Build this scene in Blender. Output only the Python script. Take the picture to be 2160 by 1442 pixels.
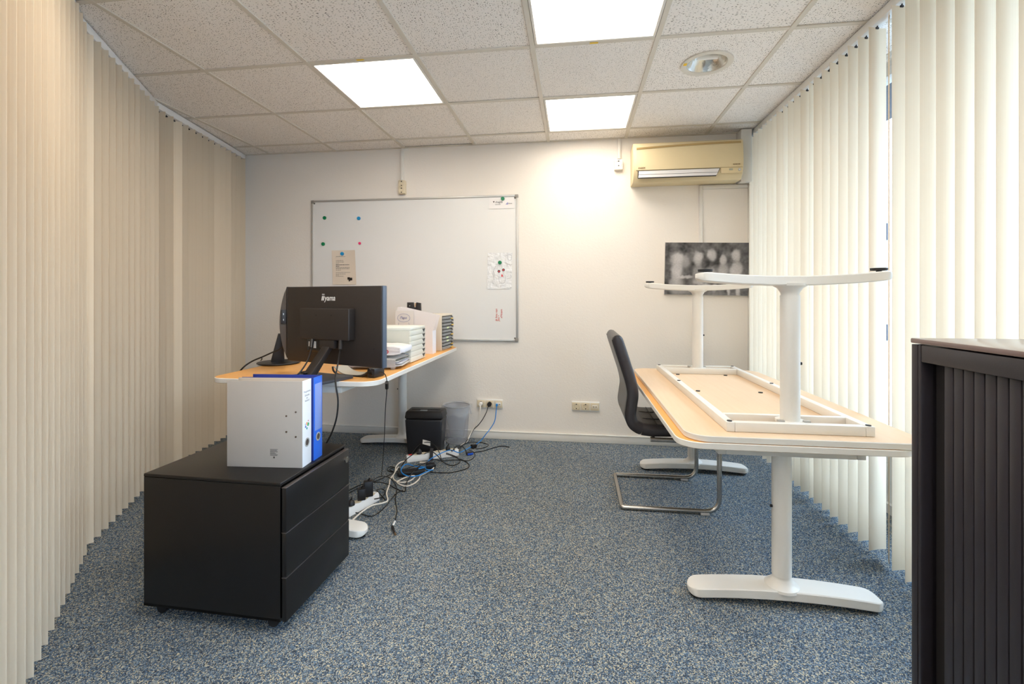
import bpy, bmesh, math, random
from mathutils import Vector, Matrix
random.seed(7)
for _o in list(bpy.data.objects): bpy.data.objects.remove(_o, do_unlink=True)
SC = bpy.context.scene
COL = SC.collection
PI = math.pi

# ---------------------------------------------------------------- camera, world, exposure
CAMZ, FPX, CX, CY, YAW = 1.141, 977.2, 1080.0, 627.2, 0.1345
cam_d = bpy.data.cameras.new('camera'); cam = bpy.data.objects.new('camera', cam_d); COL.objects.link(cam)
cam.location = (0, 0, CAMZ); cam.rotation_euler = (PI/2, 0, YAW)
cam_d.sensor_width = 36; cam_d.lens = FPX/2160*36; cam_d.shift_y = -(721-CY)/2160
cam_d.clip_start = 0.05; cam_d.clip_end = 200
SC.camera = cam
SKY_STRENGTH = 5.0
PANEL_STRENGTH = 4.3
w = bpy.data.worlds.new('overcast_sky'); SC.world = w; w.use_nodes = True
bg = w.node_tree.nodes['Background']; bg.inputs[0].default_value = (0.56, 0.74, 1.0, 1); bg.inputs[1].default_value = SKY_STRENGTH
vs = SC.view_settings
vs.view_transform = 'Standard'; vs.look = 'None'; vs.gamma = 1; vs.use_curve_mapping = False; vs.exposure = 1.47

# ---------------------------------------------------------------- pixel helpers (points of the place measured in the photograph)
_c, _s = math.cos(YAW), math.sin(YAW)
def ray(u, v):
    k = (u-CX)/FPX
    return (_c*k-_s, _s*k+_c, (CY-v)/FPX)
def D(u, v, d):
    a = ray(u, v); return Vector((a[0]*d, a[1]*d, CAMZ+a[2]*d))
def P(u, v, z=0.0):
    a = ray(u, v); return D(u, v, (z-CAMZ)/a[2])
def WY(u, v, y):
    a = ray(u, v); return D(u, v, y/a[1])

# ---------------------------------------------------------------- materials
def lin(c):
    r = []
    for x in c:
        x = x/255.0
        r.append(x/12.92 if x <= 0.04045 else ((x+0.055)/1.055)**2.4)
    return tuple(r)+(1.0,)
MATS = {}
def newmat(name):
    m = bpy.data.materials.new(name); m.use_nodes = True
    nt = m.node_tree; return m, nt, nt.nodes, nt.links
def mat(name, col, rough=0.5, metal=0.0, bump=None, var=(6.0, 0.06), spec=0.5, coat=0.0, alpha=None, trans=0.0):
    if name in MATS: return MATS[name]
    m, nt, N, L = newmat(name)
    b = N['Principled BSDF']
    b.inputs['Roughness'].default_value = rough; b.inputs['Metallic'].default_value = metal
    b.inputs['Specular IOR Level'].default_value = spec
    if coat: b.inputs['Coat Weight'].default_value = coat; b.inputs['Coat Roughness'].default_value = 0.1
    if alpha is not None: b.inputs['Alpha'].default_value = alpha
    if trans: b.inputs['Transmission Weight'].default_value = trans
    tc = N.new('ShaderNodeTexCoord')
    nz = N.new('ShaderNodeTexNoise'); nz.inputs['Scale'].default_value = var[0]; nz.inputs['Detail'].default_value = 3
    L.new(tc.outputs['Object'], nz.inputs['Vector'])
    mx = N.new('ShaderNodeMix'); mx.data_type = 'RGBA'
    c = lin(col)
    mx.inputs[6].default_value = tuple(max(0, x*(1-var[1])) for x in c[:3])+(1,)
    mx.inputs[7].default_value = tuple(min(1, x*(1+var[1])) for x in c[:3])+(1,)
    L.new(nz.outputs['Fac'], mx.inputs[0]); L.new(mx.outputs[2], b.inputs['Base Color'])
    if bump:
        n2 = N.new('ShaderNodeTexNoise'); n2.inputs['Scale'].default_value = bump[0]; n2.inputs['Detail'].default_value = 2
        L.new(tc.outputs['Object'], n2.inputs['Vector'])
        bp = N.new('ShaderNodeBump'); bp.inputs['Strength'].default_value = bump[1]; bp.inputs['Distance'].default_value = bump[2] if len(bump) > 2 else 0.002
        L.new(n2.outputs['Fac'], bp.inputs['Height']); L.new(bp.outputs['Normal'], b.inputs['Normal'])
    MATS[name] = m
    return m

def m_carpet():
    m, nt, N, L = newmat('carpet_loop'); b = N['Principled BSDF']
    b.inputs['Roughness'].default_value = 0.95; b.inputs['Specular IOR Level'].default_value = 0.1
    tc = N.new('ShaderNodeTexCoord')
    n1 = N.new('ShaderNodeTexNoise'); n1.inputs['Scale'].default_value = 60; n1.inputs['Detail'].default_value = 2
    L.new(tc.outputs['Object'], n1.inputs['Vector'])
    ma = N.new('ShaderNodeVectorMath'); ma.operation = 'MULTIPLY_ADD'; ma.inputs[1].default_value = (0.012, 0.012, 0.012)
    L.new(n1.outputs['Color'], ma.inputs[0]); L.new(tc.outputs['Object'], ma.inputs[2])
    vo = N.new('ShaderNodeTexVoronoi'); vo.inputs['Scale'].default_value = 330
    L.new(ma.outputs[0], vo.inputs['Vector'])
    sp = N.new('ShaderNodeSeparateColor'); L.new(vo.outputs['Color'], sp.inputs[0])
    cr = N.new('ShaderNodeValToRGB'); cr.color_ramp.interpolation = 'CONSTANT'
    cols = [(0.0, (54, 63, 76)), (0.15, (78, 97, 117)), (0.37, (108, 129, 148)), (0.54, (94, 103, 109)), (0.66, (154, 159, 156)), (0.78, (194, 184, 158)), (0.92, (66, 74, 82))]
    el = cr.color_ramp.elements
    el[0].position = 0; el[0].color = lin(cols[0][1]); el[1].position = cols[1][0]; el[1].color = lin(cols[1][1])
    for p, c in cols[2:]:
        e = el.new(p); e.color = lin(c)
    L.new(sp.outputs[0], cr.inputs[0]); 
    n3 = N.new('ShaderNodeTexNoise'); n3.inputs['Scale'].default_value = 1.7; n3.inputs['Detail'].default_value = 4
    L.new(tc.outputs['Object'], n3.inputs['Vector'])
    mx = N.new('ShaderNodeMix'); mx.data_type = 'RGBA'; mx.blend_type = 'MULTIPLY'; mx.inputs[0].default_value = 0.5
    mr = N.new('ShaderNodeMapRange'); mr.inputs[1].default_value = 0.3; mr.inputs[2].default_value = 0.7; mr.inputs[3].default_value = 0.82; mr.inputs[4].default_value = 1.1
    L.new(n3.outputs['Fac'], mr.inputs[0]); L.new(cr.outputs[0], mx.inputs[6]); L.new(mr.outputs[0], mx.inputs[7])
    L.new(mx.outputs[2], b.inputs['Base Color'])
    bp = N.new('ShaderNodeBump'); bp.inputs['Strength'].default_value = 0.5; bp.inputs['Distance'].default_value = 0.004; bp.invert = True
    L.new(vo.outputs['Distance'], bp.inputs['Height']); L.new(bp.outputs[0], b.inputs['Normal'])
    return m
def m_wall():
    m, nt, N, L = newmat('painted_plaster'); b = N['Principled BSDF']
    b.inputs['Roughness'].default_value = 0.8; b.inputs['Specular IOR Level'].default_value = 0.25
    tc = N.new('ShaderNodeTexCoord')
    n0 = N.new('ShaderNodeTexNoise'); n0.inputs['Scale'].default_value = 1.2; L.new(tc.outputs['Object'], n0.inputs['Vector'])
    mx = N.new('ShaderNodeMix'); mx.data_type = 'RGBA'; mx.inputs[6].default_value = lin((235, 227, 216)); mx.inputs[7].default_value = lin((240, 234, 226))
    L.new(n0.outputs['Fac'], mx.inputs[0]); L.new(mx.outputs[2], b.inputs['Base Color'])
    n1 = N.new('ShaderNodeTexNoise'); n1.inputs['Scale'].default_value = 70; n1.inputs['Detail'].default_value = 3; n1.inputs['Distortion'].default_value = 0.8
    L.new(tc.outputs['Object'], n1.inputs['Vector'])
    bp = N.new('ShaderNodeBump'); bp.inputs['Strength'].default_value = 0.25; bp.inputs['Distance'].default_value = 0.004
    L.new(n1.outputs['Fac'], bp.inputs['Height']); L.new(bp.outputs[0], b.inputs['Normal'])
    return m
def m_tile(name, sx, sy, thr):
    m, nt, N, L = newmat(name); b = N['Principled BSDF']
    b.inputs['Roughness'].default_value = 0.9; b.inputs['Specular IOR Level'].default_value = 0.15
    tc = N.new('ShaderNodeTexCoord')
    mp = N.new('ShaderNodeMapping'); mp.inputs['Scale'].default_value = (sx, sy, 1)
    L.new(tc.outputs['Object'], mp.inputs['Vector'])
    nd = N.new('ShaderNodeTexNoise'); nd.inputs['Scale'].default_value = 0.6; nd.inputs['Detail'].default_value = 1
    L.new(mp.outputs[0], nd.inputs['Vector'])
    ad = N.new('ShaderNodeVectorMath'); ad.operation = 'MULTIPLY_ADD'; ad.inputs[1].default_value = (1.3, 1.3, 0); L.new(nd.outputs['Color'], ad.inputs[0]); L.new(mp.outputs[0], ad.inputs[2])
    vo = N.new('ShaderNodeTexVoronoi'); vo.inputs['Scale'].default_value = 1.0; vo.voronoi_dimensions = '2D'; L.new(ad.outputs[0], vo.inputs['Vector'])
    sp = N.new('ShaderNodeSeparateColor'); L.new(vo.outputs['Color'], sp.inputs[0])
    th = N.new('ShaderNodeMath'); th.operation = 'MULTIPLY'; th.inputs[1].default_value = thr; L.new(sp.outputs[0], th.inputs[0])
    df = N.new('ShaderNodeMath'); df.operation = 'SUBTRACT'; L.new(th.outputs[0], df.inputs[0]); L.new(vo.outputs['Distance'], df.inputs[1])
    ms = N.new('ShaderNodeMapRange'); ms.inputs[1].default_value = 0.0; ms.inputs[2].default_value = 0.07; L.new(df.outputs[0], ms.inputs[0])
    mx = N.new('ShaderNodeMix'); mx.data_type = 'RGBA'; mx.inputs[6].default_value = lin((247, 242, 236)); mx.inputs[7].default_value = lin((120, 110, 102))
    L.new(ms.outputs[0], mx.inputs[0]); L.new(mx.outputs[2], b.inputs['Base Color'])
    bp = N.new('ShaderNodeBump'); bp.invert = True; bp.inputs['Strength'].default_value = 0.6; bp.inputs['Distance'].default_value = 0.002
    L.new(ms.outputs[0], bp.inputs['Height']); L.new(bp.outputs[0], b.inputs['Normal'])
    return m
def m_emit(name, col, strength):
    m, nt, N, L = newmat(name)
    for n in list(N):
        if n.type == 'BSDF_PRINCIPLED': N.remove(n)
    e = N.new('ShaderNodeEmission'); e.inputs[0].default_value = col; e.inputs[1].default_value = strength
    L.new(e.outputs[0], N['Material Output'].inputs[0]); return m
def m_slat():
    m, nt, N, L = newmat('blind_fabric')
    for n in list(N):
        if n.type == 'BSDF_PRINCIPLED': N.remove(n)
    tc = N.new('ShaderNodeTexCoord'); mp = N.new('ShaderNodeMapping'); mp.inputs['Scale'].default_value = (260, 60, 0.6); L.new(tc.outputs['Object'], mp.inputs['Vector'])
    nz = N.new('ShaderNodeTexNoise'); nz.inputs['Scale'].default_value = 1.0; L.new(mp.outputs[0], nz.inputs['Vector'])
    mx = N.new('ShaderNodeMix'); mx.data_type = 'RGBA'; mx.inputs[6].default_value = lin((238, 219, 191)); mx.inputs[7].default_value = lin((245, 230, 206)); L.new(nz.outputs['Fac'], mx.inputs[0])
    d = N.new('ShaderNodeBsdfDiffuse'); t = N.new('ShaderNodeBsdfTranslucent'); L.new(mx.outputs[2], d.inputs[0]); L.new(mx.outputs[2], t.inputs[0])
    s = N.new('ShaderNodeMixShader'); s.inputs[0].default_value = 0.12; L.new(d.outputs[0], s.inputs[1]); L.new(t.outputs[0], s.inputs[2])
    L.new(s.outputs[0], N['Material Output'].inputs[0]); return m
def m_clear(name, tint, mixf, rough=0.05):
    m, nt, N, L = newmat(name)
    for n in list(N):
        if n.type == 'BSDF_PRINCIPLED': N.remove(n)
    t = N.new('ShaderNodeBsdfTransparent'); t.inputs[0].default_value = lin(tint)
    g = N.new('ShaderNodeBsdfPrincipled'); g.inputs['Base Color'].default_value = lin((235, 238, 240)); g.inputs['Roughness'].default_value = rough
    nz = N.new('ShaderNodeTexNoise'); nz.inputs['Scale'].default_value = 30
    mr = N.new('ShaderNodeMapRange'); mr.inputs[3].default_value = mixf*0.7; mr.inputs[4].default_value = mixf*1.3; L.new(nz.outputs['Fac'], mr.inputs[0])
    s = N.new('ShaderNodeMixShader'); L.new(mr.outputs[0], s.inputs[0]); L.new(t.outputs[0], s.inputs[1]); L.new(g.outputs[0], s.inputs[2])
    L.new(s.outputs[0], N['Material Output'].inputs[0]); return m
def m_glass():
    m, nt, N, L = newmat('window_glass')
    for n in list(N):
        if n.type == 'BSDF_PRINCIPLED': N.remove(n)
    t = N.new('ShaderNodeBsdfTransparent'); t.inputs[0].default_value = (0.93, 0.96, 0.96, 1)
    g = N.new('ShaderNodeBsdfGlossy'); g.inputs['Roughness'].default_value = 0.02
    s = N.new('ShaderNodeMixShader'); s.inputs[0].default_value = 0.05; L.new(t.outputs[0], s.inputs[1]); L.new(g.outputs[0], s.inputs[2])
    L.new(s.outputs[0], N['Material Output'].inputs[0]); return m
def m_wood(name, ca, cb, rough=0.4):
    m, nt, N, L = newmat(name); b = N['Principled BSDF']; b.inputs['Roughness'].default_value = rough; b.inputs['Specular IOR Level'].default_value = 0.3
    tc = N.new('ShaderNodeTexCoord'); mp = N.new('ShaderNodeMapping'); mp.inputs['Scale'].default_value = (40, 2.5, 10); L.new(tc.outputs['Object'], mp.inputs['Vector'])
    nz = N.new('ShaderNodeTexNoise'); nz.inputs['Scale'].default_value = 1.5; nz.inputs['Detail'].default_value = 5; L.new(mp.outputs[0], nz.inputs['Vector'])
    mx = N.new('ShaderNodeMix'); mx.data_type = 'RGBA'; mx.inputs[6].default_value = lin(ca); mx.inputs[7].default_value = lin(cb); L.new(nz.outputs['Fac'], mx.inputs[0]); L.new(mx.outputs[2], b.inputs['Base Color'])
    return m
def m_brick():
    m, nt, N, L = newmat('pale_brickwork'); b = N['Principled BSDF']; b.inputs['Roughness'].default_value = 0.9
    tc = N.new('ShaderNodeTexCoord'); mp = N.new('ShaderNodeMapping'); mp.inputs['Rotation'].default_value = (PI/2, 0, PI/2); L.new(tc.outputs['Object'], mp.inputs['Vector'])
    br = N.new('ShaderNodeTexBrick'); br.inputs['Scale'].default_value = 3.0; br.inputs['Color1'].default_value = lin((206, 200, 192)); br.inputs['Color2'].default_value = lin((188, 182, 176)); br.inputs['Mortar'].default_value = lin((150, 148, 146))
    L.new(mp.outputs[0], br.inputs['Vector']); L.new(br.outputs[0], b.inputs['Base Color']); return m
def m_vcol(name):
    m, nt, N, L = newmat(name); b = N['Principled BSDF']; b.inputs['Roughness'].default_value = 0.6
    a = N.new('ShaderNodeAttribute'); a.attribute_name = 'tone'
    nz = N.new('ShaderNodeTexNoise'); nz.inputs['Scale'].default_value = 38; nz.inputs['Detail'].default_value = 3
    mr = N.new('ShaderNodeMapRange'); mr.inputs[3].default_value = 0.75; mr.inputs[4].default_value = 1.2; L.new(nz.outputs['Fac'], mr.inputs[0])
    mx = N.new('ShaderNodeMix'); mx.data_type = 'RGBA'; mx.blend_type = 'MULTIPLY'; mx.inputs[0].default_value = 1; L.new(a.outputs[0], mx.inputs[6]); L.new(mr.outputs[0], mx.inputs[7])
    L.new(mx.outputs[2], b.inputs['Base Color']); return m

CARPET = m_carpet(); WALL = m_wall()
TILES = [m_tile('fissured_tile', 95, 150, 0.29), m_tile('pinhole_tile', 130, 150, 0.27), m_tile('long_fissure_tile', 60, 170, 0.29)]
SLAT = m_slat(); GLASS = m_glass(); PANEL = m_emit('led_diffuser', (1.0, 0.91, 0.79, 1), PANEL_STRENGTH)
TBAR = mat('ceiling_bar', (216, 209, 196), 0.5)
WHITEP = mat('white_plastic', (232, 230, 226), 0.4)
WHITEM = mat('white_lacquer', (228, 224, 216), 0.35)
CREAMP = mat('cream_plastic', (222, 208, 180), 0.45)
ALU = mat('brushed_alu', (192, 190, 186), 0.4, 0.45)
BLACKM = mat('black_lacquer', (19, 17, 17), 0.34, 0, (300, 0.05), spec=0.4)
BLACKP = mat('black_plastic', (34, 31, 31), 0.45)
BLACKG = mat('black_gloss', (20, 20, 22), 0.2)
RUBBER = mat('black_rubber', (24, 24, 26), 0.6)
CHROME = mat('satin_steel', (186, 182, 176), 0.26, 1.0)
SCREW = mat('dark_screw', (52, 56, 62), 0.4, 0.7)
VENEER = m_wood('beech_laminate', (226, 160, 84), (240, 184, 112))
BIRCH = m_wood('birch_laminate', (216, 187, 153), (227, 200, 170), 0.55)
LEATHER = mat('black_leather', (50, 46, 48), 0.38, 0, (220, 0.2, 0.001), var=(25, 0.25))
PAPER = mat('paper', (236, 230, 222), 0.7)
INK = mat('black_ink', (70, 66, 64), 0.6)
BLUEC = mat('blue_cable', (28, 134, 214), 0.4)
WHITEC = mat('white_cable', (232, 222, 208), 0.45)
BLACKC = mat('black_cable', (26, 25, 25), 0.45)
GREYM = mat('charcoal_steel', (37, 33, 38), 0.40, 0.0, (400, 0.05))
WFRAME = mat('window_frame_white', (225, 224, 220), 0.4)

# ---------------------------------------------------------------- builders
WM = {}
class B:
    def __init__(self): self.bm = bmesh.new()
    def _merge(self, t, M=None):
        if M is not None: bmesh.ops.transform(t, matrix=M, verts=t.verts)
        me = bpy.data.meshes.new('tmp'); t.to_mesh(me); t.free(); self.bm.from_mesh(me); bpy.data.meshes.remove(me)
    def box(self, x0, x1, y0, y1, z0, z1, bev=0.0, seg=2, M=None):
        t = bmesh.new(); bmesh.ops.create_cube(t, size=1.0)
        for v in t.verts: v.co = Vector(((x0+x1)/2+v.co.x*(x1-x0), (y0+y1)/2+v.co.y*(y1-y0), (z0+z1)/2+v.co.z*(z1-z0)))
        if bev > 0: bmesh.ops.bevel(t, geom=list(t.edges), offset=bev, segments=seg, profile=0.5, affect='EDGES')
        self._merge(t, M); return self
    def cyl(self, a, b, r0, r1=None, n=20, caps=True):
        r1 = r0 if r1 is None else r1
        a, b = Vector(a), Vector(b); d = b-a; L = d.length
        t = bmesh.new(); bmesh.ops.create_cone(t, cap_ends=caps, segments=n, radius1=r0, radius2=r1, depth=L)
        M = Matrix.Translation((a+b)/2) @ d.to_track_quat('Z', 'Y').to_matrix().to_4x4()
        self._merge(t, M); return self
    def lathe(self, prof, n=24, M=None, close=False):
        t = bmesh.new(); rings = []
        for r, z in prof:
            if r < 1e-6: rings.append([t.verts.new((0, 0, z))])
            else: rings.append([t.verts.new((r*math.cos(2*PI*i/n), r*math.sin(2*PI*i/n), z)) for i in range(n)])
        for A, C in zip(rings, rings[1:]):
            for i in range(n):
                j = (i+1) % n
                if len(A) == 1 and len(C) == 1: continue
                if len(A) == 1: t.faces.new((A[0], C[j], C[i]))
                elif len(C) == 1: t.faces.new((A[i], A[j], C[0]))
                else: t.faces.new((A[i], A[j], C[j], C[i]))
        bmesh.ops.recalc_face_normals(t, faces=t.faces)
        self._merge(t, M); return self
    def prism(self, poly, h0, h1, M=None, bev=0.0):
        """polygon in XY extruded along Z, then moved by M"""
        t = bmesh.new(); lo = [t.verts.new((x, y, h0)) for x, y in poly]; hi = [t.verts.new((x, y, h1)) for x, y in poly]
        n = len(poly); t.faces.new(lo[::-1]); t.faces.new(hi)
        for i in range(n): j = (i+1) % n; t.faces.new((lo[i], lo[j], hi[j], hi[i]))
        bmesh.ops.recalc_face_normals(t, faces=t.faces)
        if bev > 0:
            es = [e for e in t.edges if abs(e.verts[0].co.z-e.verts[1].co.z) < 1e-7]
            bmesh.ops.bevel(t, geom=es, offset=bev, segments=2, profile=0.5, affect='EDGES')
        self._merge(t, M); return self
    def tube(self, pts, r, n=8, res=5, smooth=True, closed=False):
        pts = [Vector(p) for p in pts]
        if smooth and len(pts) > 2:
            q = []
            m = len(pts)
            for i in range(m if closed else m-1):
                if closed: p0, p1, p2, p3 = pts[i-1], pts[i], pts[(i+1) % m], pts[(i+2) % m]
                else: p0, p1, p2, p3 = pts[max(i-1, 0)], pts[i], pts[i+1], pts[min(i+2, m-1)]
                for k in range(res):
                    u = k/res
                    q.append(0.5*((2*p1)+(p2-p0)*u+(2*p0-5*p1+4*p2-p3)*u*u+(3*p1-p0-3*p2+p3)*u**3))
            if not closed: q.append(pts[-1])
            pts = q
        t = bmesh.new(); rings = []; up = Vector((0.13, 0.21, 0.97)).normalized(); m = len(pts)
        for i, p in enumerate(pts):
            if closed: tg = pts[(i+1) % m]-pts[i-1]
            else: tg = pts[min(i+1, m-1)]-pts[max(i-1, 0)]
            if tg.length < 1e-9: tg = Vector((0, 0, 1))
            tg.normalize(); a = up-tg*up.dot(tg)
            if a.length < 1e-4: a = tg.orthogonal()
            a.normalize(); up = a; b = tg.cross(a)
            rings.append([t.verts.new(p+(a*math.cos(2*PI*k/n)+b*math.sin(2*PI*k/n))*r) for k in range(n)])
        for i in range(m if closed else m-1):
            A, C = rings[i], rings[(i+1) % m]
            for k in range(n): l = (k+1) % n; t.faces.new((A[k], A[l], C[l], C[k]))
        if not closed: t.faces.new(rings[0][::-1]); t.faces.new(rings[-1])
        bmesh.ops.recalc_face_normals(t, faces=t.faces)
        self._merge(t); return self
    def grid(self, fn, nu, nv, thick=0.0):
        """surface fn(u,v) -> (x,y,z), u,v in 0..1"""
        t = bmesh.new(); g = [[t.verts.new(fn(i/nu, j/nv)) for j in range(nv+1)] for i in range(nu+1)]
        for i in range(nu):
            for j in range(nv): t.faces.new((g[i][j], g[i+1][j], g[i+1][j+1], g[i][j+1]))
        if thick:
            t.normal_update(); ff = list(t.faces); h = [[t.verts.new(g[i][j].co-g[i][j].normal*thick) for j in range(nv+1)] for i in range(nu+1)]
            for i in range(nu):
                for j in range(nv): t.faces.new((h[i][j], h[i][j+1], h[i+1][j+1], h[i+1][j]))
            rim = [(i, 0) for i in range(nu)]+[(nu, j) for j in range(nv)]+[(i, nv) for i in range(nu, 0, -1)]+[(0, j) for j in range(nv, 0, -1)]
            for k in range(len(rim)):
                (a, b), (c, d) = rim[k], rim[(k+1) % len(rim)]; t.faces.new((g[a][b], h[a][b], h[c][d], g[c][d]))
            bmesh.ops.recalc_face_normals(t, faces=t.faces)
        self._merge(t); return self
    def obj(self, name, m, parent=None, world=True, smooth=35):
        me = bpy.data.meshes.new(name); 
        if parent is not None and world: bmesh.ops.transform(self.bm, matrix=WM[parent.name].inverted(), verts=self.bm.verts)
        self.bm.to_mesh(me); self.bm.free(); me.materials.append(m)
        if smooth:
            for p in me.polygons: p.use_smooth = True
            me.set_sharp_from_angle(angle=math.radians(smooth))
        o = bpy.data.objects.new(name, me); COL.objects.link(o)
        if parent is not None: o.parent = parent; WM[o.name] = WM[parent.name]
        else: WM[o.name] = Matrix.Identity(4)
        return o
def tag(o, label, cat, group=None):
    o['label'] = label; o['category'] = cat
    if group: o['group'] = group
    return o
def thing(name, label, cat, loc=(0, 0, 0), rot=0, group=None):
    o = bpy.data.objects.new(name, None); COL.objects.link(o); o.empty_display_size = 0.1
    r = rot if isinstance(rot, tuple) else (0, 0, rot)
    o.location = loc; o.rotation_euler = r
    from mathutils import Euler
    WM[o.name] = Matrix.Translation(Vector(loc)) @ Euler(r).to_matrix().to_4x4()
    return tag(o, label, cat, group)
def struct(o): o['kind'] = 'structure'; return o
def structroot(name, loc=(0, 0, 0)):
    o = bpy.data.objects.new(name, None); COL.objects.link(o); o.location = loc; o.empty_display_size = 0.1
    WM[o.name] = Matrix.Translation(Vector(loc)); return struct(o)
def regroot(o): WM[o.name] = Matrix.Translation(o.location)
def origin_to(o, p):
    """top-level mesh built in world space: move its origin to p"""
    p = Vector(p); o.data.transform(Matrix.Translation(-p)); o.location = p; WM[o.name] = Matrix.Translation(p); return o
def copy_tree(o, parent=None):
    c = o.copy(); COL.objects.link(c); c.parent = parent
    for ch in o.children: copy_tree(ch, c)
    return c
WALLTXT = Matrix(((1, 0, 0, 0), (0, 0, -1, 0), (0, 1, 0, 0), (0, 0, 0, 1)))   # text x -> x, text y -> z, facing -y
def text(s, size, m, parent, M, name='lettering', shear=0.0, extrude=0.0003, bold=0.0, ax='LEFT', sx=1.0):
    cu = bpy.data.curves.new('txt', 'FONT'); cu.body = s; cu.size = size; cu.shear = shear; cu.extrude = extrude; cu.offset = bold; cu.align_x = ax; cu.resolution_u = 3
    o = bpy.data.objects.new('txt', cu); COL.objects.link(o)
    dg = bpy.context.evaluated_depsgraph_get(); me = bpy.data.meshes.new_from_object(o.evaluated_get(dg)); me.name = name
    bpy.data.objects.remove(o, do_unlink=True); bpy.data.curves.remove(cu)
    me.transform(Matrix.Diagonal((sx, 1, 1, 1))); me.transform(M); me.materials.clear(); me.materials.append(m)
    q = bpy.data.objects.new(name, me); COL.objects.link(q); q.parent = parent
    WM[q.name] = WM[parent.name]; return q
def rrect(x0, x1, y0, y1, r, n=8):
    pts = []
    for cx, cy, a in ((x1-r, y1-r, 0), (x0+r, y1-r, 90), (x0+r, y0+r, 180), (x1-r, y0+r, 270)):
        for i in range(n+1):
            t = math.radians(a+90*i/n); pts.append((cx+r*math.cos(t), cy+r*math.sin(t)))
    return pts

# ================================================================= THE SETTING
H = 2.3815; YB = 3.70; XR = 1.64; YN = -2.8
ROOM = [(XR, YN), (XR, YB), (-2.97, YB), (-2.735, 2.56), (-2.26, 1.70), (-1.05, 0.34), (-1.05, YN)]
struct(B().prism([(XR+0.05, YN-0.05), (XR+0.05, YB+0.05), (-3.05, YB+0.05), (-2.80, 2.5), (-2.33, 1.65), (-1.12, 0.3), (-1.12, YN-0.05)], -0.06, 0.0).obj('floor', CARPET, smooth=0))
wb = struct(B().box(-3.1, XR+0.1, YB, YB+0.12, 0, H+0.25).obj('wall_back', WALL, smooth=0))
struct(B().box(-1.3, XR+0.1, YN-0.12, YN, 0, H+0.25).obj('wall_rear', WALL, smooth=0))
LW = [(-2.97, YB), (-2.735, 2.56), (-2.26, 1.70), (-1.05, 0.34), (-1.05, YN)]
LWO = [(-3.09, YB), (-2.85, 2.50), (-2.36, 1.63), (-1.17, 0.28), (-1.17, YN)]
struct(B().prism(LW+LWO[::-1], 0, H+0.25).obj('wall_left', WALL, smooth=0))
bb = B().box(-2.95, XR, YB-0.013, YB, 0, 0.062, 0.003).box(-2.95, XR, YB-0.016, YB, 0.055, 0.064, 0.002)
struct(bb.obj('baseboard_back', WHITEM))
# right window wall
wr = structroot('wall_right', (XR, 1.2, 0))
B().box(XR, XR+0.1, YN, YB, 0, 0.05).box(XR, XR+0.1, YN, YB, 2.36, H+0.25).obj('plinth', WFRAME, wr)
ny = 6; wl = (YB-YN)/ny
for i in range(ny):
    y0 = YN+i*wl; y1 = y0+wl
    r = structroot('window_%d' % (i+1), (XR, (y0+y1)/2, 0.3))
    f = B()
    f.box(XR, XR+0.07, y0, y0+0.035, 0.05, 2.36, 0.003).box(XR, XR+0.07, y1-0.035, y1, 0.05, 2.36, 0.003)
    f.box(XR, XR+0.07, y0, y1, 0.30, 0.36, 0.003).box(XR, XR+0.07, y0, y1, 2.31, 2.36, 0.003)
    f.obj('frame', WFRAME, r)
    B().box(XR+0.02, XR+0.05, y0+0.035, y1-0.035, 0.05, 0.30).box(XR+0.012, XR+0.02, y0+0.10, y1-0.10, 0.10, 0.26, 0.003).obj('lower_panel', WFRAME, r)
    B().box(XR+0.03, XR+0.036, y0+0.035, y1-0.035, 0.36, 2.31).obj('pane', GLASS, r, smooth=0)
struct(B().box(1.292, 1.312, YB-0.03, YB, 0.066, 2.02, 0.002).obj('trim_1', WHITEM))
struct(B().box(-2.882, -2.862, YB-0.03, YB, 0.066, 2.33, 0.002).obj('trim_2', WHITEM))

# ceiling: bars and lay-in tiles
def clip(poly, x0, x1, y0, y1):
    def cut(ps, ins, inter):
        out = []
        for i in range(len(ps)):
            a, b = ps[i-1], ps[i]
            if ins(b):
                if not ins(a): out.append(inter(a, b))
                out.append(b)
            elif ins(a): out.append(inter(a, b))
        return out
    def ix(xv): return lambda a, b: (xv, a[1]+(b[1]-a[1])*(xv-a[0])/(b[0]-a[0]))
    def iy(yv): return lambda a, b: (a[0]+(b[0]-a[0])*(yv-a[1])/(b[1]-a[1]), yv)
    p = cut(poly, lambda q: q[0] >= x0, ix(x0))
    if p: p = cut(p, lambda q: q[0] <= x1, ix(x1))
    if p: p = cut(p, lambda q: q[1] >= y0, iy(y0))
    if p: p = cut(p, lambda q: q[1] <= y1, iy(y1))
    return p
GX = [-2.607+0.6*i for i in range(-1, 9)]; GY = [1.086+0.6*j for j in range(-5, 6)]
def gx(i): return -2.607+0.6*i
def gy(j): return 1.086+0.6*j
LIGHTS = [(2, 2), (4, 3), (4, 1), (2, 0), (4, -1), (2, -2), (4, -3), (2, -4), (4, -5)]
ceil_o = structroot('ceiling', (0, 1.2, H))
B().prism(ROOM, H+0.10, H+0.14).obj('slab', WALL, ceil_o, smooth=0)
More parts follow.
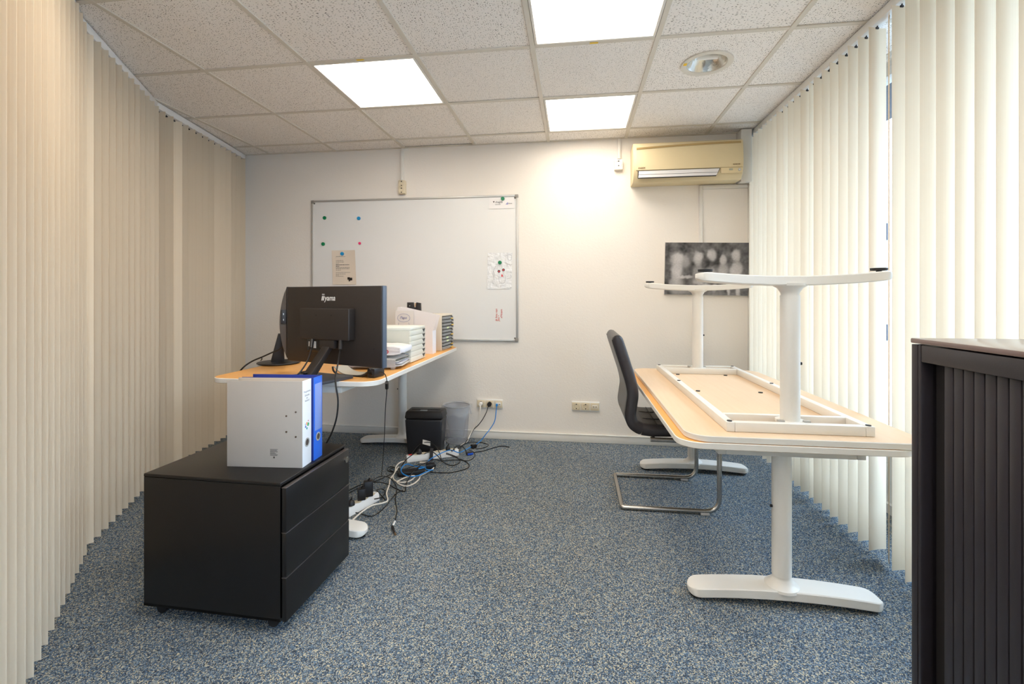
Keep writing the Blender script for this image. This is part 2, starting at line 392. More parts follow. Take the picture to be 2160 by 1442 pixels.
for i in range(-1, 8):
    for j in range(-7, 5):
        if (i, j) in LIGHTS or (i, j) == (5, 2): continue
        p = clip(ROOM, gx(i)+0.004, gx(i+1)-0.004, gy(j)+0.004, gy(j+1)-0.004)
        q = []
        for a in p:
            if not q or (abs(a[0]-q[-1][0])+abs(a[1]-q[-1][1])) > 1e-4: q.append(a)
        if len(q) < 3: continue
        ar = abs(sum(q[k-1][0]*q[k][1]-q[k][0]*q[k-1][1] for k in range(len(q))))/2
        if ar < 0.002: continue
        dz = random.choice((0, 0, 0.001, 0.002))
        if (i, j) == (2, 4): dz = 0.006
        k = 2 if (i, j) in ((2, 1), (5, 1)) else random.choice((0, 1, 0))
        B().prism(q, H+0.002+dz, H+0.016+dz).obj('ceiling_tile', TILES[k], ceil_o, smooth=0)
for i in range(-1, 8):
    p = clip(ROOM, gx(i)-0.012, gx(i)+0.012, YN, YB)
    if len(p) > 2:
        y0 = min(a[1] for a in p); y1 = max(a[1] for a in p)
        if y1-y0 > 0.05: B().box(gx(i)-0.012, gx(i)+0.012, y0, y1, H-0.003, H+0.004, 0.0008, 1).box(gx(i)-0.001, gx(i)+0.001, y0, y1, H, H+0.03).obj('ceiling_bar', TBAR, ceil_o, smooth=0)
for j in range(-6, 5):
    p = clip(ROOM, -3.2, XR, gy(j)-0.012, gy(j)+0.012)
    x0 = min(a[0] for a in p); x1 = max(a[0] for a in p)
    xs = [x0]+[gx(i) for i in range(-1, 8) if x0+0.02 < gx(i) < x1-0.02]+[x1]
    for a, b in zip(xs, xs[1:]):
        B().box(a+0.0122, b-0.0122, gy(j)-0.012, gy(j)+0.012, H-0.0025, H+0.003).obj('ceiling_bar', TBAR, ceil_o, smooth=0)
B().box(-2.97, XR, YB-0.022, YB, H-0.002, H+0.004).obj('wall_angle', TBAR, ceil_o, smooth=0)

# ================================================================= OUTSIDE THE WINDOWS
g = B().box(1.9, 60, -40, 60, -3.6, -3.5).obj('ground', mat('paving', (140, 138, 134), 0.9)); struct(g)
g = B().box(1.72, 2.32, -2.0, 4.6, 2.46, 2.6, 0.01).obj('roof_overhang', mat('dark_soffit', (44, 42, 48), 0.7))
tag(g, 'dark roof overhang outside above the right window', 'roof')
fb = thing('facade_building', 'pale brick building with dark windows seen through the blind gap', 'building', (9.5, 12, -3.5))
B().box(9.5, 14, -8, 34, -3.5, 4.05).obj('wall', m_brick(), fb, smooth=0)
B().box(9.42, 14.1, -8.1, 34.1, 4.05, 4.25, 0.02).obj('parapet', mat('pale_blue_coping', (176, 200, 216), 0.7), fb, smooth=0)
DARKG = mat('dark_window_glass', (52, 56, 74), 0.15)
for zz, hh in ((2.9, 0.52), (-0.18, 0.5)):
    for k in range(7):
        y = -6+k*5.4
        wn = B().box(9.46, 9.52, y, y+4.4, zz, zz+hh, 0.01).obj('window', mat('outside_frame', (40, 40, 52), 0.5), fb, smooth=0)
        B().box(9.45, 9.47, y+0.08, y+4.32, zz+0.07, zz+hh-0.07).obj('pane', DARKG, wn, smooth=0)

# ================================================================= VERTICAL BLINDS
ZT, ZBOT, SWID = 2.329, 0.03, 0.089
def slat_mesh():
    b = B()
    prof = []
    n = 6
    for i in range(n+1):
        x = -SWID/2+SWID*i/n; prof.append((x, 0.0035*(1-(2*x/SWID)**2)))
    poly = prof+[(x, y-0.0009) for x, y in prof[::-1]]
    b.prism(poly, ZBOT, ZT)
    o = b.obj('slat', SLAT, None); me = o.data; bpy.data.objects.remove(o, do_unlink=True); return me
def hanger_mesh():
    b = B().box(-0.007, 0.007, -0.002, 0.0035, ZT-0.006, ZT+0.002, 0.0008).cyl((0, 0, ZT), (0, 0, 2.342), 0.0025, n=8)
    o = b.obj('hanger', BLACKP, None); me = o.data; bpy.data.objects.remove(o, do_unlink=True); return me
SLAT_ME, HANG_ME = slat_mesh(), hanger_mesh()
def blind(label, a, b, outward, ang_rel, pitch=0.0775, special={}, jitter=3.0, start=0.03, rail_w=0.042):
    """a,b : inner rail edge from near to far end; ang_rel: world direction (deg) of slat width axis"""
    a, b = Vector(a), Vector(b); d = (b-a); L = d.length; d.normalize(); o2 = Vector(outward).normalized()
    mid = (a+b)/2
    t = thing('vertical_blind', label, 'blind', (mid.x, mid.y, 0), 0, 'vertical blinds around the room')
    ang = math.atan2(d.y, d.x)
    M = Matrix.Translation((a.x, a.y, 0)) @ Matrix.Rotation(ang, 4, 'Z')
    s = 1 if Vector((-d.y, d.x)).dot(o2) > 0 else -1
    y0, y1 = (0, rail_w) if s > 0 else (-rail_w, 0)
    B().box(0, L, y0, y1, H-0.045, H-0.0045, 0.003, 2, M).obj('headrail', WHITEP, t)
    n = int((L-start)/pitch)
    for i in range(n+1):
        p = a+d*(start+i*pitch)+o2*rail_w/2
        if start+i*pitch > L-0.01: break
        an = ang_rel+random.uniform(-jitter, jitter)
        if i in special: an = special[i]
        so = bpy.data.objects.new('slat', SLAT_ME); COL.objects.link(so); so.parent = t
        so.location = (p.x-mid.x, p.y-mid.y, 0); so.rotation_euler = (0, 0, math.radians(an))
        ho = bpy.data.objects.new('hanger', HANG_ME); COL.objects.link(ho); ho.parent = so
    return t
def nrm(a, b, sgn): 
    d = Vector((b[0]-a[0], b[1]-a[1])).normalized(); return (-d.y*sgn, d.x*sgn)
BL = [(-1.00, 0.485), (-2.15, 1.77), (-2.61, 2.60), (-2.83, 3.675)]
blind('beige vertical blind at the near left of the photo, beside the black drawer unit', BL[0], BL[1], nrm(BL[0], BL[1], 1), 42, special={}, jitter=2)
blind('beige vertical blind with one pale turned slat, in the middle of the left wall', BL[1], BL[2], nrm(BL[1], BL[2], 1), 30, special={0: 62}, jitter=2, start=0.035)
blind('beige vertical blind reaching the left end of the whiteboard wall', BL[2], BL[3], nrm(BL[2], BL[3], 1), 14, special={2: 40, 8: 24, 9: 22, 10: 24}, jitter=2, start=0.035)
XBL = 1.30
blind('pale vertical blind hanging along the whole bright right window wall', (XBL, 0.30), (XBL, 3.675), (1, 0), 13, special={24: 58.7, 25: 17, 23: 12, 32: 30, 36: 22, 14: 20}, jitter=4.5, start=0.0)

# ================================================================= CEILING FITTINGS
def led(i, j, lab):
    x0, x1, y0, y1 = gx(i)+0.0135, gx(i+1)-0.0135, gy(j)+0.0135, gy(j+1)-0.0135
    t = thing('light_panel', lab, 'ceiling light', ((x0+x1)/2, (y0+y1)/2, H-0.004), 0, 'square light panels in the ceiling')
    f = B()
    w = 0.013
    f.box(x0, x1, y0, y0+w, H-0.004, H+0.012, 0.002).box(x0, x1, y1-w, y1, H-0.004, H+0.012, 0.002).box(x0, x0+w, y0+w, y1-w, H-0.004, H+0.012, 0.002).box(x1-w, x1, y0+w, y1-w, H-0.004, H+0.012, 0.002)
    f.box(x0, x1, y0, y1, H+0.012, H+0.016)
    f.obj('frame', WHITEM, t)
    B().box(x0+w, x1-w, y0+w, y1-w, H+0.002, H+0.006).obj('diffuser', PANEL, t, smooth=0)
    return t, x0, x1, y0, y1
YEL = mat('yellow_sticker', (250, 205, 40), 0.5)
t, x0, x1, y0, y1 = led(2, 2, 'lit square ceiling panel left of centre, above the whiteboard')
B().box((x0+x1)/2-0.02, (x0+x1)/2+0.02, gy(2)-0.006, gy(2)+0.005, H-0.0045, H-0.0035).obj('sticker', YEL, t)
led(4, 3, 'lit square ceiling panel nearest the back wall')
t, x0, x1, y0, y1 = led(4, 1, 'lit square ceiling panel cut off by the top edge of the photo')
B().box((x0+x1)/2-0.02, (x0+x1)/2+0.02, gy(2)-0.006, gy(2)+0.005, H-0.0045, H-0.0035).obj('sticker', YEL, t)
led(2, 0, 'lit square ceiling panel outside the frame above the black drawer unit')
led(4, -1, 'lit square ceiling panel outside the frame above the camera')
led(2, -2, 'lit square ceiling panel outside the frame, left behind the camera')
led(4, -3, 'added fill-light ceiling panel outside the frame, right behind the camera')  # this and the panels after it are unseen, added as frontal fill
led(2, -4, 'added fill-light ceiling panel outside the frame, far left behind the camera')
led(4, -5, 'added fill-light ceiling panel outside the frame, nearest the rear wall')
c = P(1491, 134, H)
tb = bmesh.new(); hx0, hx1, hy0, hy1 = gx(5)+0.004, gx(6)-0.004, gy(2)+0.004, gy(3)-0.004
angs = sorted([2*PI*k/40 for k in range(40)]+[math.atan2(y-c.y, x-c.x) % (2*PI) for x in (hx0, hx1) for y in (hy0, hy1)])
inn_, out_ = [], []
for a in angs:
    ca_, sa_ = math.cos(a), math.sin(a)
    tx = ((hx1 if ca_ > 0 else hx0)-c.x)/ca_ if abs(ca_) > 1e-9 else 1e9; ty = ((hy1 if sa_ > 0 else hy0)-c.y)/sa_ if abs(sa_) > 1e-9 else 1e9
    q = min(tx, ty); inn_.append((c.x+0.105*ca_, c.y+0.105*sa_)); out_.append((c.x+q*ca_, c.y+q*sa_))
for z in (H+0.002, H+0.016):
    A = [tb.verts.new((x, y, z)) for x, y in inn_]; C_ = [tb.verts.new((x, y, z)) for x, y in out_]
    for k in range(len(angs)): l = (k+1) % len(angs); tb.faces.new((A[k], A[l], C_[l], C_[k]))
bmesh.ops.recalc_face_normals(tb, faces=tb.faces)
ht = B(); ht._merge(tb); ht.obj('ceiling_tile', TILES[0], ceil_o, smooth=0)
t = thing('downlight', 'round recessed ceiling spotlight with mirrored reflector, unlit', 'ceiling light', (c.x, c.y, H))
M = Matrix.Translation((c.x, c.y, H))
B().lathe([(0.100, 0.002), (0.102, -0.003), (0.118, -0.007), (0.130, -0.005), (0.131, 0.0015), (0.100, 0.0018)], 48, M).obj('ring', mat('ring_white', (224, 218, 206), 0.35), t)
B().lathe([(0.101, 0.000), (0.092, 0.018), (0.075, 0.045), (0.055, 0.065), (0.0, 0.068)], 48, M).obj('reflector', mat('mirror_reflector', (226, 226, 220), 0.22, 0.85, (60, 0.6)), t)
B().cyl((c.x-0.05, c.y, H+0.035), (c.x+0.055, c.y, H+0.035), 0.014, n=16).obj('bulb', mat('bulb_glass', (244, 242, 238), 0.2), t)
B().box(c.x-0.122, c.x-0.106, c.y-0.03, c.y-0.005, H-0.0075, H-0.0062).obj('sticker', YEL, t)

# ================================================================= BACK WALL
# whiteboard
tl, tr, br = WY(657, 422, 3.685), WY(1093, 411, 3.685), WY(1093, 720, 3.685)
X0, X1, Z0, Z1 = tl.x, tr.x, br.z, (tl.z+tr.z)/2
t = thing('whiteboard', 'large whiteboard with thin aluminium frame on the back wall', 'whiteboard', ((X0+X1)/2, YB, Z0))
WBS = mat('whiteboard_enamel', (230, 229, 226), 0.28, var=(3, 0.02))
B().box(X0+0.005, X1-0.005, 3.688, 3.70, Z0+0.005, Z1-0.005).obj('panel', WBS, t, smooth=0)
fw = 0.016
for a in ((X0, X1, Z0, Z0+fw), (X0, X1, Z1-fw, Z1), (X0, X0+fw, Z0+fw, Z1-fw), (X1-fw, X1, Z0+fw, Z1-fw)):
    B().box(a[0], a[1], 3.680, 3.70, a[2], a[3], 0.003).obj('frame_bar', ALU, t)
CAPG = mat('grey_cap', (150, 146, 140), 0.5)
for xx in (X0, X1):
    for zz in (Z0, Z1):
        sx = 1 if xx == X0 else -1; sz = 1 if zz == Z0 else -1
        cp = B().box(min(xx, xx+sx*0.026)-0.001, max(xx, xx+sx*0.026)+0.001, 3.678, 3.70, min(zz, zz+sz*0.026)-0.001, max(zz, zz+sz*0.026)+0.001, 0.004).obj('corner_cap', CAPG, t)
        B().cyl((xx+sx*0.026, 3.686, zz+sz*0.026), (xx+sx*0.026, 3.690, zz+sz*0.026), 0.006, n=12).obj('screw', BLACKP, cp)
RED = mat('red_marker', (205, 70, 60), 0.6)
ROT90 = Matrix(((0, -1, 0, 0), (0, 0, -1, 0), (1, 0, 0, 0), (0, 0, 0, 1)))   # text x -> +z, text y -> -x
for s, uu, vv in (('ik hou van', 1049, 677), ('Jou \u2022', 1053.5, 677), ('xNoam', 1059.5, 671)):
    q = WY(uu, vv, 3.6875); q = q-Vector(t.location)
    text(s, 0.024, RED, t, Matrix.Translation(q) @ ROT90, 'handwriting', shear=0.15, bold=0.0002)
# things on the whiteboard
def magnet(u, v, col, r, lab, y=3.688):
    q = WY(u, v, y)
    tgm = mat('magnet_'+col[0], col[1], 0.35)
    b = B().cyl((0, 0, 0), (0, -0.008, 0), r, r*0.94, n=24)
    o = b.obj('magnet', tgm); o.location = (q.x, y, q.z); tag(o, lab, 'magnet', 'round magnets on the whiteboard')
    WM[o.name] = Matrix.Translation(o.location)
    B().cyl((q.x, y-0.008, q.z), (q.x, y-0.0092, q.z), r*0.66, n=20).obj('knob', tgm, o)
GR, BLU, PK = ('green', (10, 128, 84)), ('blue', (28, 148, 206)), ('pink', (226, 50, 110))
magnet(685, 459.5, GR, 0.0155, 'green round magnet at the upper left of the whiteboard')
magnet(757, 460.5, BLU, 0.0155, 'blue round magnet with no paper, upper left of the whiteboard')
magnet(682, 514.5, GR, 0.0155, 'green round magnet lower left, above the typed letter')
magnet(759, 513, PK, 0.011, 'small pink magnet on the whiteboard')
def sheet(name, lab, u0, v0, u1, v1, y=3.686, curl=0.012, tilt=0.0, m=PAPER):
    a, b = WY(u0, v0, y), WY(u1, v1, y); w, h = b.x-a.x, a.z-b.z
    def fn(s, r):
        return (a.x+w*s+tilt*h*(1-r), y-0.0015-curl*(max(0, s-0.55)**2*2.2*(0.3+r)+max(0, 0.15-r)*0.5), b.z+h*r)
    o = B().grid(fn, 10, 12, 0.0004).obj(name, m)
    origin_to(o, ((a.x+b.x)/2, y, b.z)); tag(o, lab, 'paper'); return o, a, b, w, h
o, a, b, w_, h_ = sheet('letter', 'cream typed letter held to the whiteboard by a blue magnet', 700, 528, 750, 600, curl=0.02, tilt=0.03, m=mat('cream_paper', (226, 212, 194), 0.7))
ln = B()
def prow(px0, px1, v, th):
    q0, q1 = WY(px0, v, 3.6835), WY(px1, v, 3.6835)
    x = q0.x
    while x < q1.x:
        l = random.uniform(0.006, 0.02); e = min(x+l, q1.x); ln.box(x, e, 3.6832, 3.6836, q0.z-th/2, q0.z+th/2); x = e+0.003
for v, e, th in ((541, 731, .003), (544, 712, .003), (549.5, 727, .003), (552.5, 728, .0035), (556, 718, .003), (558.5, 741, .006), (561.5, 719, .006), (564, 743, .004), (566.5, 740, .004), (569.5, 722, .003), (574.5, 743, .003), (577.5, 732, .003), (580, 718, .003), (582.5, 728, .003)):
    prow(708.5, e-3, v, th*0.8)
ln.obj('print', INK, o)
q = WY(737, 588, 3.682)
B().box(q.x-0.016, q.x+0.004, 3.6802, 3.6812, q.z-0.006, q.z+0.014).box(q.x+0.0, q.x+0.026, 3.6798, 3.6808, q.z-0.012, q.z+0.01).box(q.x-0.004, q.x+0.006, 3.6798, 3.6808, q.z-0.02, q.z).obj('picture_print', BLACKP, o)
o2, a, b, w_, h_ = sheet('drawing', "crumpled white sheet with a child's face drawing, held by a green magnet", 1029, 533, 1081, 609, curl=-0.004, tilt=-0.03, m=mat('crumpled_paper', (232, 232, 232), 0.7, 0, (18, 0.9, 0.02)))
st = B()
def wl_(pts, r=0.0014, y=3.683): return [WY(u, v, y) for u, v in pts]
for pts in ([(1052, 583), (1053, 592), (1058, 597), (1064, 596), (1066, 587), (1066, 580)], [(1041, 570), (1044, 582)], [(1046, 560), (1040, 575), (1043, 590)], [(1066, 553), (1078, 560)], [(1071, 536), (1079, 538), (1078, 548), (1072, 547), (1071, 536)], [(1068, 588), (1078, 586)]):
    st.tube(wl_(pts), 0.0010, 5, 4)
st.obj('pencil_line', mat('pencil_grey', (168, 166, 168), 0.7), o2)
ey = B()
for u, v in ((1052.5, 572), (1062, 569)): q = WY(u, v, 3.684); ey.cyl((q.x, 3.684, q.z), (q.x, 3.6822, q.z), 0.011, n=14)
ey.obj('eye_rim', BLACKP, o2)
ey = B()
for u, v in ((1052.5, 572.3), (1062, 569.3)): q = WY(u, v, 3.683); ey.cyl((q.x, 3.6824, q.z), (q.x, 3.6816, q.z), 0.006, n=12)
q = WY(1059, 580, 3.683); ey.prism([(q.x-0.008, q.z-0.012), (q.x+0.010, q.z-0.012), (q.x-0.002, q.z+0.012)], 0, 0.001, Matrix(((1, 0, 0, 0), (0, 0, -1, 3.6830), (0, 1, 0, 0), (0, 0, 0, 1))))
ey.obj('red_crayon', mat('red_crayon', (226, 74, 84), 0.6), o2)
o3, a, b, w_, h_ = sheet('logo_strip', 'clear-sleeved white strip with two small logos, top right of the whiteboard', 1032, 417, 1085, 439, curl=0.002, m=mat('white_strip', (236, 232, 230), 0.3))
q = WY(1041.5, 426, 3.6835); r_ = Matrix(((1, 0, 0, 0), (0, 0, -1, 3.6836), (0, 1, 0, 0), (0, 0, 0, 1)))
B().prism([(q.x-0.008, q.z+0.006), (q.x+0.008, q.z+0.006), (q.x, q.z-0.006)], 0, 0.0006, r_).obj('logo_mark', mat('brown_ink', (70, 56, 46), 0.6), o3)
loc3 = Vector(o3.location)
text('chagrit', 0.022, INK, o3, Matrix.Translation(WY(1044.5, 428, 3.6832)-loc3) @ WALLTXT, 'lettering')
text('intermedia', 0.010, INK, o3, Matrix.Translation(WY(1044.5, 432, 3.6832)-loc3) @ WALLTXT, 'lettering')
q = WY(1070, 429, 3.6835)
B().prism([(q.x-0.014, q.z-0.008), (q.x+0.008, q.z-0.008), (q.x+0.003, q.z+0.012)], 0, 0.0006, r_).obj('logo_mark', mat('lilac_ink', (150, 150, 196), 0.6), o3)
text('Planet', 0.013, INK, o3, Matrix.Translation(WY(1072, 430, 3.6832)-loc3) @ WALLTXT, 'lettering')
magnet(722, 535, BLU, 0.0155, 'blue round magnet holding the typed letter', 3.6825)
magnet(1060.5, 419, GR, 0.0155, 'green round magnet holding the logo strip, top right', 3.6825)
magnet(1054.5, 553.5, GR, 0.0155, "green round magnet holding the child's drawing", 3.683)

# picture
pl, pr = WY(1401, 513, 3.68), WY(1577, 516, 3.68); pz0 = WY(1401, 622, 3.68).z
t = thing('canvas_picture', 'blurred black-and-white photo canvas of five children, low on the back wall', 'picture', ((pl.x+pr.x)/2, YB, pz0), (0, math.radians(1.1), 0))
Wp = pr.x-pl.x; Hp = pl.z-pz0
B().box(-Wp/2, Wp/2, -0.025, 0, 0, Hp, 0.002).obj('canvas', mat('canvas_edge', (216, 210, 204), 0.7), t, world=False)
from mathutils import noise as mnoise
# soft figures: (x, y from top, half width, half height, tone, edge softness)
blobs = [(.15, .33, .085, .14, .50, 2.2), (.245, .36, .06, .13, .42, 2.2), (.17, .30, .06, .10, .62, 3), (.145, .55, .075, .22, .66, 2.5), (.14, .82, .09, .16, .5, 2), (.25, .66, .10, .035, .6, 3), (.20, .92, .13, .07, .34, 2),
 (.395, .33, .055, .14, .52, 2.5), (.41, .26, .05, .09, .62, 3), (.40, .58, .07, .16, .36, 2), (.42, .76, .07, .06, .55, 2.5), (.56, .24, .052, .12, .62, 3), (.55, .60, .09, .14, .46, 2), (.50, .82, .05, .05, .5, 2.5), (.60, .86, .03, .10, .42, 2.5),
 (.695, .32, .045, .11, .62, 3), (.71, .56, .06, .18, .52, 2), (.855, .24, .056, .125, .66, 3), (.86, .52, .078, .18, .70, 2.5), (.77, .86, .022, .17, .64, 3), (.785, .72, .03, .12, .5, 2.5), (.885, .86, .028, .19, .66, 3), (.845, .70, .06, .10, .55, 2.5)]
nu, nv = 110, 66
me = bpy.data.meshes.new('photo_print'); vs_, fs_, cl_ = [], [], []
for j in range(nv+1):
    for i in range(nu+1):
        s, r = i/nu, j/nv
        vs_.append((-Wp/2+Wp*s, -0.0256, Hp*r)); yy = 1-r
        n1 = mnoise.fractal(Vector((s*9, yy*6, 1.3)), 1.0, 2.0, 4); n2 = mnoise.noise(Vector((s*32, yy*21, 4.1)))
        g_ = 0.105+0.10*n1+0.05*n2
        if yy > 0.82: g_ += 0.06*(yy-0.82)/0.18
        for bx, by, sx, sy, a, sf in blobs:
            e = ((s-bx+0.02*n1)/sx)**2+((yy-by+0.02*n2)/sy)**2
            k = 1/(1+math.exp(min(60, sf*1.6*(e-0.75)))); g_ = g_*(1-k)+a*(0.86+0.12*n1)*k
        g_ = max(0.02, g_); cl_.append((g_, g_*0.955, g_*0.945, 1))
for j in range(nv):
    for i in range(nu): a = j*(nu+1)+i; fs_.append((a, a+1, a+nu+2, a+nu+1))
me.from_pydata(vs_, [], fs_); ca = me.color_attributes.new('tone', 'FLOAT_COLOR', 'POINT')
for i, c_ in enumerate(cl_): ca.data[i].color = c_
me.materials.append(m_vcol('photo_print_tone'))
o = bpy.data.objects.new('photo_print', me); COL.objects.link(o); o.parent = t

# air conditioner
AX0, AX1, AZ0, AZ1, AY = 0.418, 1.206, 1.995, 2.288, 3.505
t = thing('air_conditioner', 'yellowed beige wall air conditioner above the picture', 'air conditioner', ((AX0+AX1)/2, YB, AZ0))
YB1 = mat('yellowed_plastic', (225, 207, 166), 0.42, var=(2.5, 0.05)); YB2 = mat('yellowed_plastic_dark', (178, 150, 98), 0.5)
EXTX = Matrix(((0, 0, 1, 0), (1, 0, 0, 0), (0, 1, 0, 0), (0, 0, 0, 1)))   # poly (y,z) extruded along x
prof = [(3.70, 2.000), (3.70, 2.286), (3.56, 2.288), (3.535, 2.283), (3.522, 2.270), (3.512, 2.20), (3.508, 2.12), (3.512, 2.082), (3.53, 2.03), (3.56, 1.998)]
B().prism(prof, AX0+0.012, AX1-0.006, EXTX, 0.006).obj('body', YB1, t)
fp = [(3.522, 2.268), (3.508, 2.20), (3.503, 2.12), (3.506, 2.078), (3.514, 2.078), (3.514, 2.12), (3.518, 2.20), (3.530, 2.268)]
B().prism(fp, AX0+0.03, AX1-0.012, EXTX, 0.003).obj('front_panel', YB1, t)
gp = []
for k in range(13):
    s = k/12; x = AX0+0.035+(AX1-AX0-0.06)*s; zz = 2.232+0.022*math.sin(s*PI*0.55)
    gp.append((x, 3.5125-0.0003+0.004*0, zz))
B().grid(lambda s, r: (AX0+0.035+(AX1-AX0-0.058)*s, 3.5135-0.002-0.09*0+(2.2-(2.232+0.020*math.sin(s*PI*0.55)+r*0.013))*-0.10-0.004, 2.232+0.020*math.sin(s*PI*0.55)+r*0.013), 20, 1, 0.003).obj('groove', YB2, t)
LX0, LX1 = 0.462, 1.035
B().prism([(LX0-0.004, 2.013), (LX1-0.03, 2.013), (LX1+0.004, 2.072), (LX0, 2.072)], 0, 0.012, Matrix(((1, 0, 0, 0), (0, 0.30, -1, 2.895), (0, 1, 0, 0), (0, 0, 0, 1)))).obj('outlet_recess', BLACKP, t)
LOUV = mat('louvre_plastic', (224, 222, 222), 0.35)
def lv(z0, z1, a0, a1): B().prism([(LX0+a0, z0), (LX1-0.028+a1, z0), (LX1-0.028+a1+(z1-z0)*0.5, z1), (LX0+a0+0.003, z1)], 0, 0.005, Matrix(((1, 0, 0, 0), (0, 0.30, -1, 2.885), (0, 1, 0, 0), (0, 0, 0, 1)))).obj('louvre', LOUV, t)
lv(2.042, 2.069, 0.003, 0.012); lv(2.018, 2.039, 0.0, 0.0)
B().box(1.045, 1.192, 3.508, 3.516, 2.036, 2.075, 0.003).obj('control_strip', YB1, t)
B().box(1.10, 1.125, 3.5055, 3.510, 2.055, 2.068, 0.001).obj('display', mat('lcd_grey', (176, 178, 160), 0.3), t)
btn = B().cyl((1.170, 3.511, 2.058), (1.170, 3.504, 2.058), 0.010, n=20).obj('button', ALU, t)
B().cyl((1.170, 3.5045, 2.058), (1.170, 3.5035, 2.058), 0.006, n=16).obj('button_face', LOUV, btn)
dk = mat('brown_print', (120, 92, 52), 0.5)
text('DAIKIN', 0.015, dk, t, Matrix.Translation(Vector((0.462, 3.5025, 2.088))-Vector(t.location)) @ WALLTXT, 'lettering', shear=0.25, bold=0.0003)
text('INVERTER', 0.011, dk, t, Matrix.Translation(Vector((1.125, 3.5025, 2.092))-Vector(t.location)) @ WALLTXT, 'lettering', bold=0.0002)

# cable ducts and service casing right of the air conditioner
def duct(name, lab, x0, x1, z0, z1, dep=0.018):
    o = B().box(x0, x1, YB-dep, YB, z0, z1, 0.002).obj(name, WHITEM); origin_to(o, ((x0+x1)/2, YB, z0)); tag(o, lab, 'cable duct', 'white cable ducts on the back wall'); return o
q = WY(848.5, 350, 3.69); sz = WY(847, 380, 3.69).z
duct('cable_duct', 'narrow white cable duct from the ceiling to the double socket above the whiteboard', q.x-0.012, q.x+0.012, sz, H-0.004)
q2 = WY(1306, 320, 3.69); sz2 = WY(1305, 335, 3.69).z
duct('cable_duct', 'narrow white cable duct from the ceiling to the single socket beside the air conditioner', q2.x-0.012, q2.x+0.012, sz2, H-0.004)
q3 = WY(1478, 400, 3.69)
duct('cable_duct', 'long white cable duct running down from under the air conditioner behind the picture', q3.x-0.012, q3.x+0.012, 0.066, 1.993)
duct('cable_duct', 'flat white duct running right from under the air conditioner to the blind', q3.x+0.013, 1.29, 1.965, 1.992)
duct('cable_duct', 'upright white casing between air conditioner and blind', 1.212, 1.288, 1.994, H-0.004, 0.10)

# sockets
def schuko(b_rim, b_hole, x, y, z, r, parent, m=CREAMP, vertical=False):
    rim = B().lathe([(r*1.08, 0.0), (r*1.08, 0.003), (r, 0.003), (r*0.92, -0.006), (0, -0.007)], 24, Matrix.Translation((x, y, z)) @ Matrix.Rotation(PI/2, 4, 'X')).obj('socket_well', m, parent)
    h = B()
    for s in (-1, 1):
        dx, dz = (s*r*0.45, 0)
        h.cyl((x+dx, y+0.007, z+dz), (x+dx, y-0.0005+0.0045, z+dz), 0.0035, n=10)
    h.box(x-0.004, x+0.004, y-0.002, y+0.006, z+r*0.62, z+r*0.95).box(x-0.004, x+0.004, y-0.002, y+0.006, z-r*0.95, z-r*0.62)
    h.obj('contact_hole', BLACKP, rim)
def wall_plate(lab, u0, v0, u1, v1, kinds, m=CREAMP, name='wall_socket'):
    a, b = WY(u0, v0, 3.69), WY(u1, v1, 3.69); x0, x1, z1, z0 = a.x, b.x, a.z, b.z
    t = thing(name, lab, 'socket', ((x0+x1)/2, YB, z0), 0, 'sockets on the back wall')
    B().box(x0, x1, YB-0.012, YB, z0, z1, 0.003).obj('frame', WHITEP if m is CREAMP else m, t)
    n = len(kinds); w_ = (x1-x0)/n
    for i, k in enumerate(kinds):
        cx = x0+w_*(i+.5); cz = (z0+z1)/2
        pl_ = B().box(cx-w_*0.47, cx+w_*0.47, YB-0.016, YB-0.011, z0+0.008, z1-0.008, 0.002).obj('cover_plate', m, t)
        if k == 's': schuko(0, 0, cx, YB-0.0165, cz, min(w_, z1-z0)*0.30, pl_, m)
        elif k == 'd':
            B().box(cx-0.020, cx+0.020, YB-0.018, YB-0.015, cz-0.010, cz+0.012, 0.001).obj('data_port', WHITEP, pl_)
            B().box(cx-0.016, cx-0.003, YB-0.0188, YB-0.0178, cz-0.006, cz+0.006).box(cx+0.003, cx+0.016, YB-0.0188, YB-0.0178, cz-0.006, cz+0.006).obj('port_slot', mat('port_tan', (176, 160, 128), 0.5), pl_)
    return t, x0, x1, z0, z1
wall_plate('cream triple wall socket with nothing plugged in, left of the chair', 1206, 846, 1264.5, 868, ('s', 's', 'd'))
sock, sx0, sx1, sz0, sz1 = wall_plate('cream triple wall socket with white, black and blue plugs', 1006, 841, 1060.5, 862, ('s', 's', 'd'))
def surf_socket(lab, u, v0, v1, wpx, n, m):
    a, b = WY(u-wpx/2, v0, 3.66), WY(u+wpx/2, v1, 3.66)
    t = thing('wall_socket', lab, 'socket', ((a.x+b.x)/2, YB, b.z), 0, 'sockets on the back wall')
    B().box(a.x, b.x, YB-0.042, YB, b.z, a.z, 0.006).obj('housing', m, t)
    for i in range(n):
        cz = b.z+(a.z-b.z)*((i+.5)/n if n > 1 else 0.58); schuko(0, 0, (a.x+b.x)/2, YB-0.0435, cz, 0.021 if n > 1 else 0.022, t, m)
    return t
surf_socket('cream surface-mounted double socket above the whiteboard', 847, 380, 408, 14.5, 2, CREAMP)
surf_socket('white surface-mounted single socket left of the air conditioner', 1305, 336, 357, 18, 1, WHITEP)

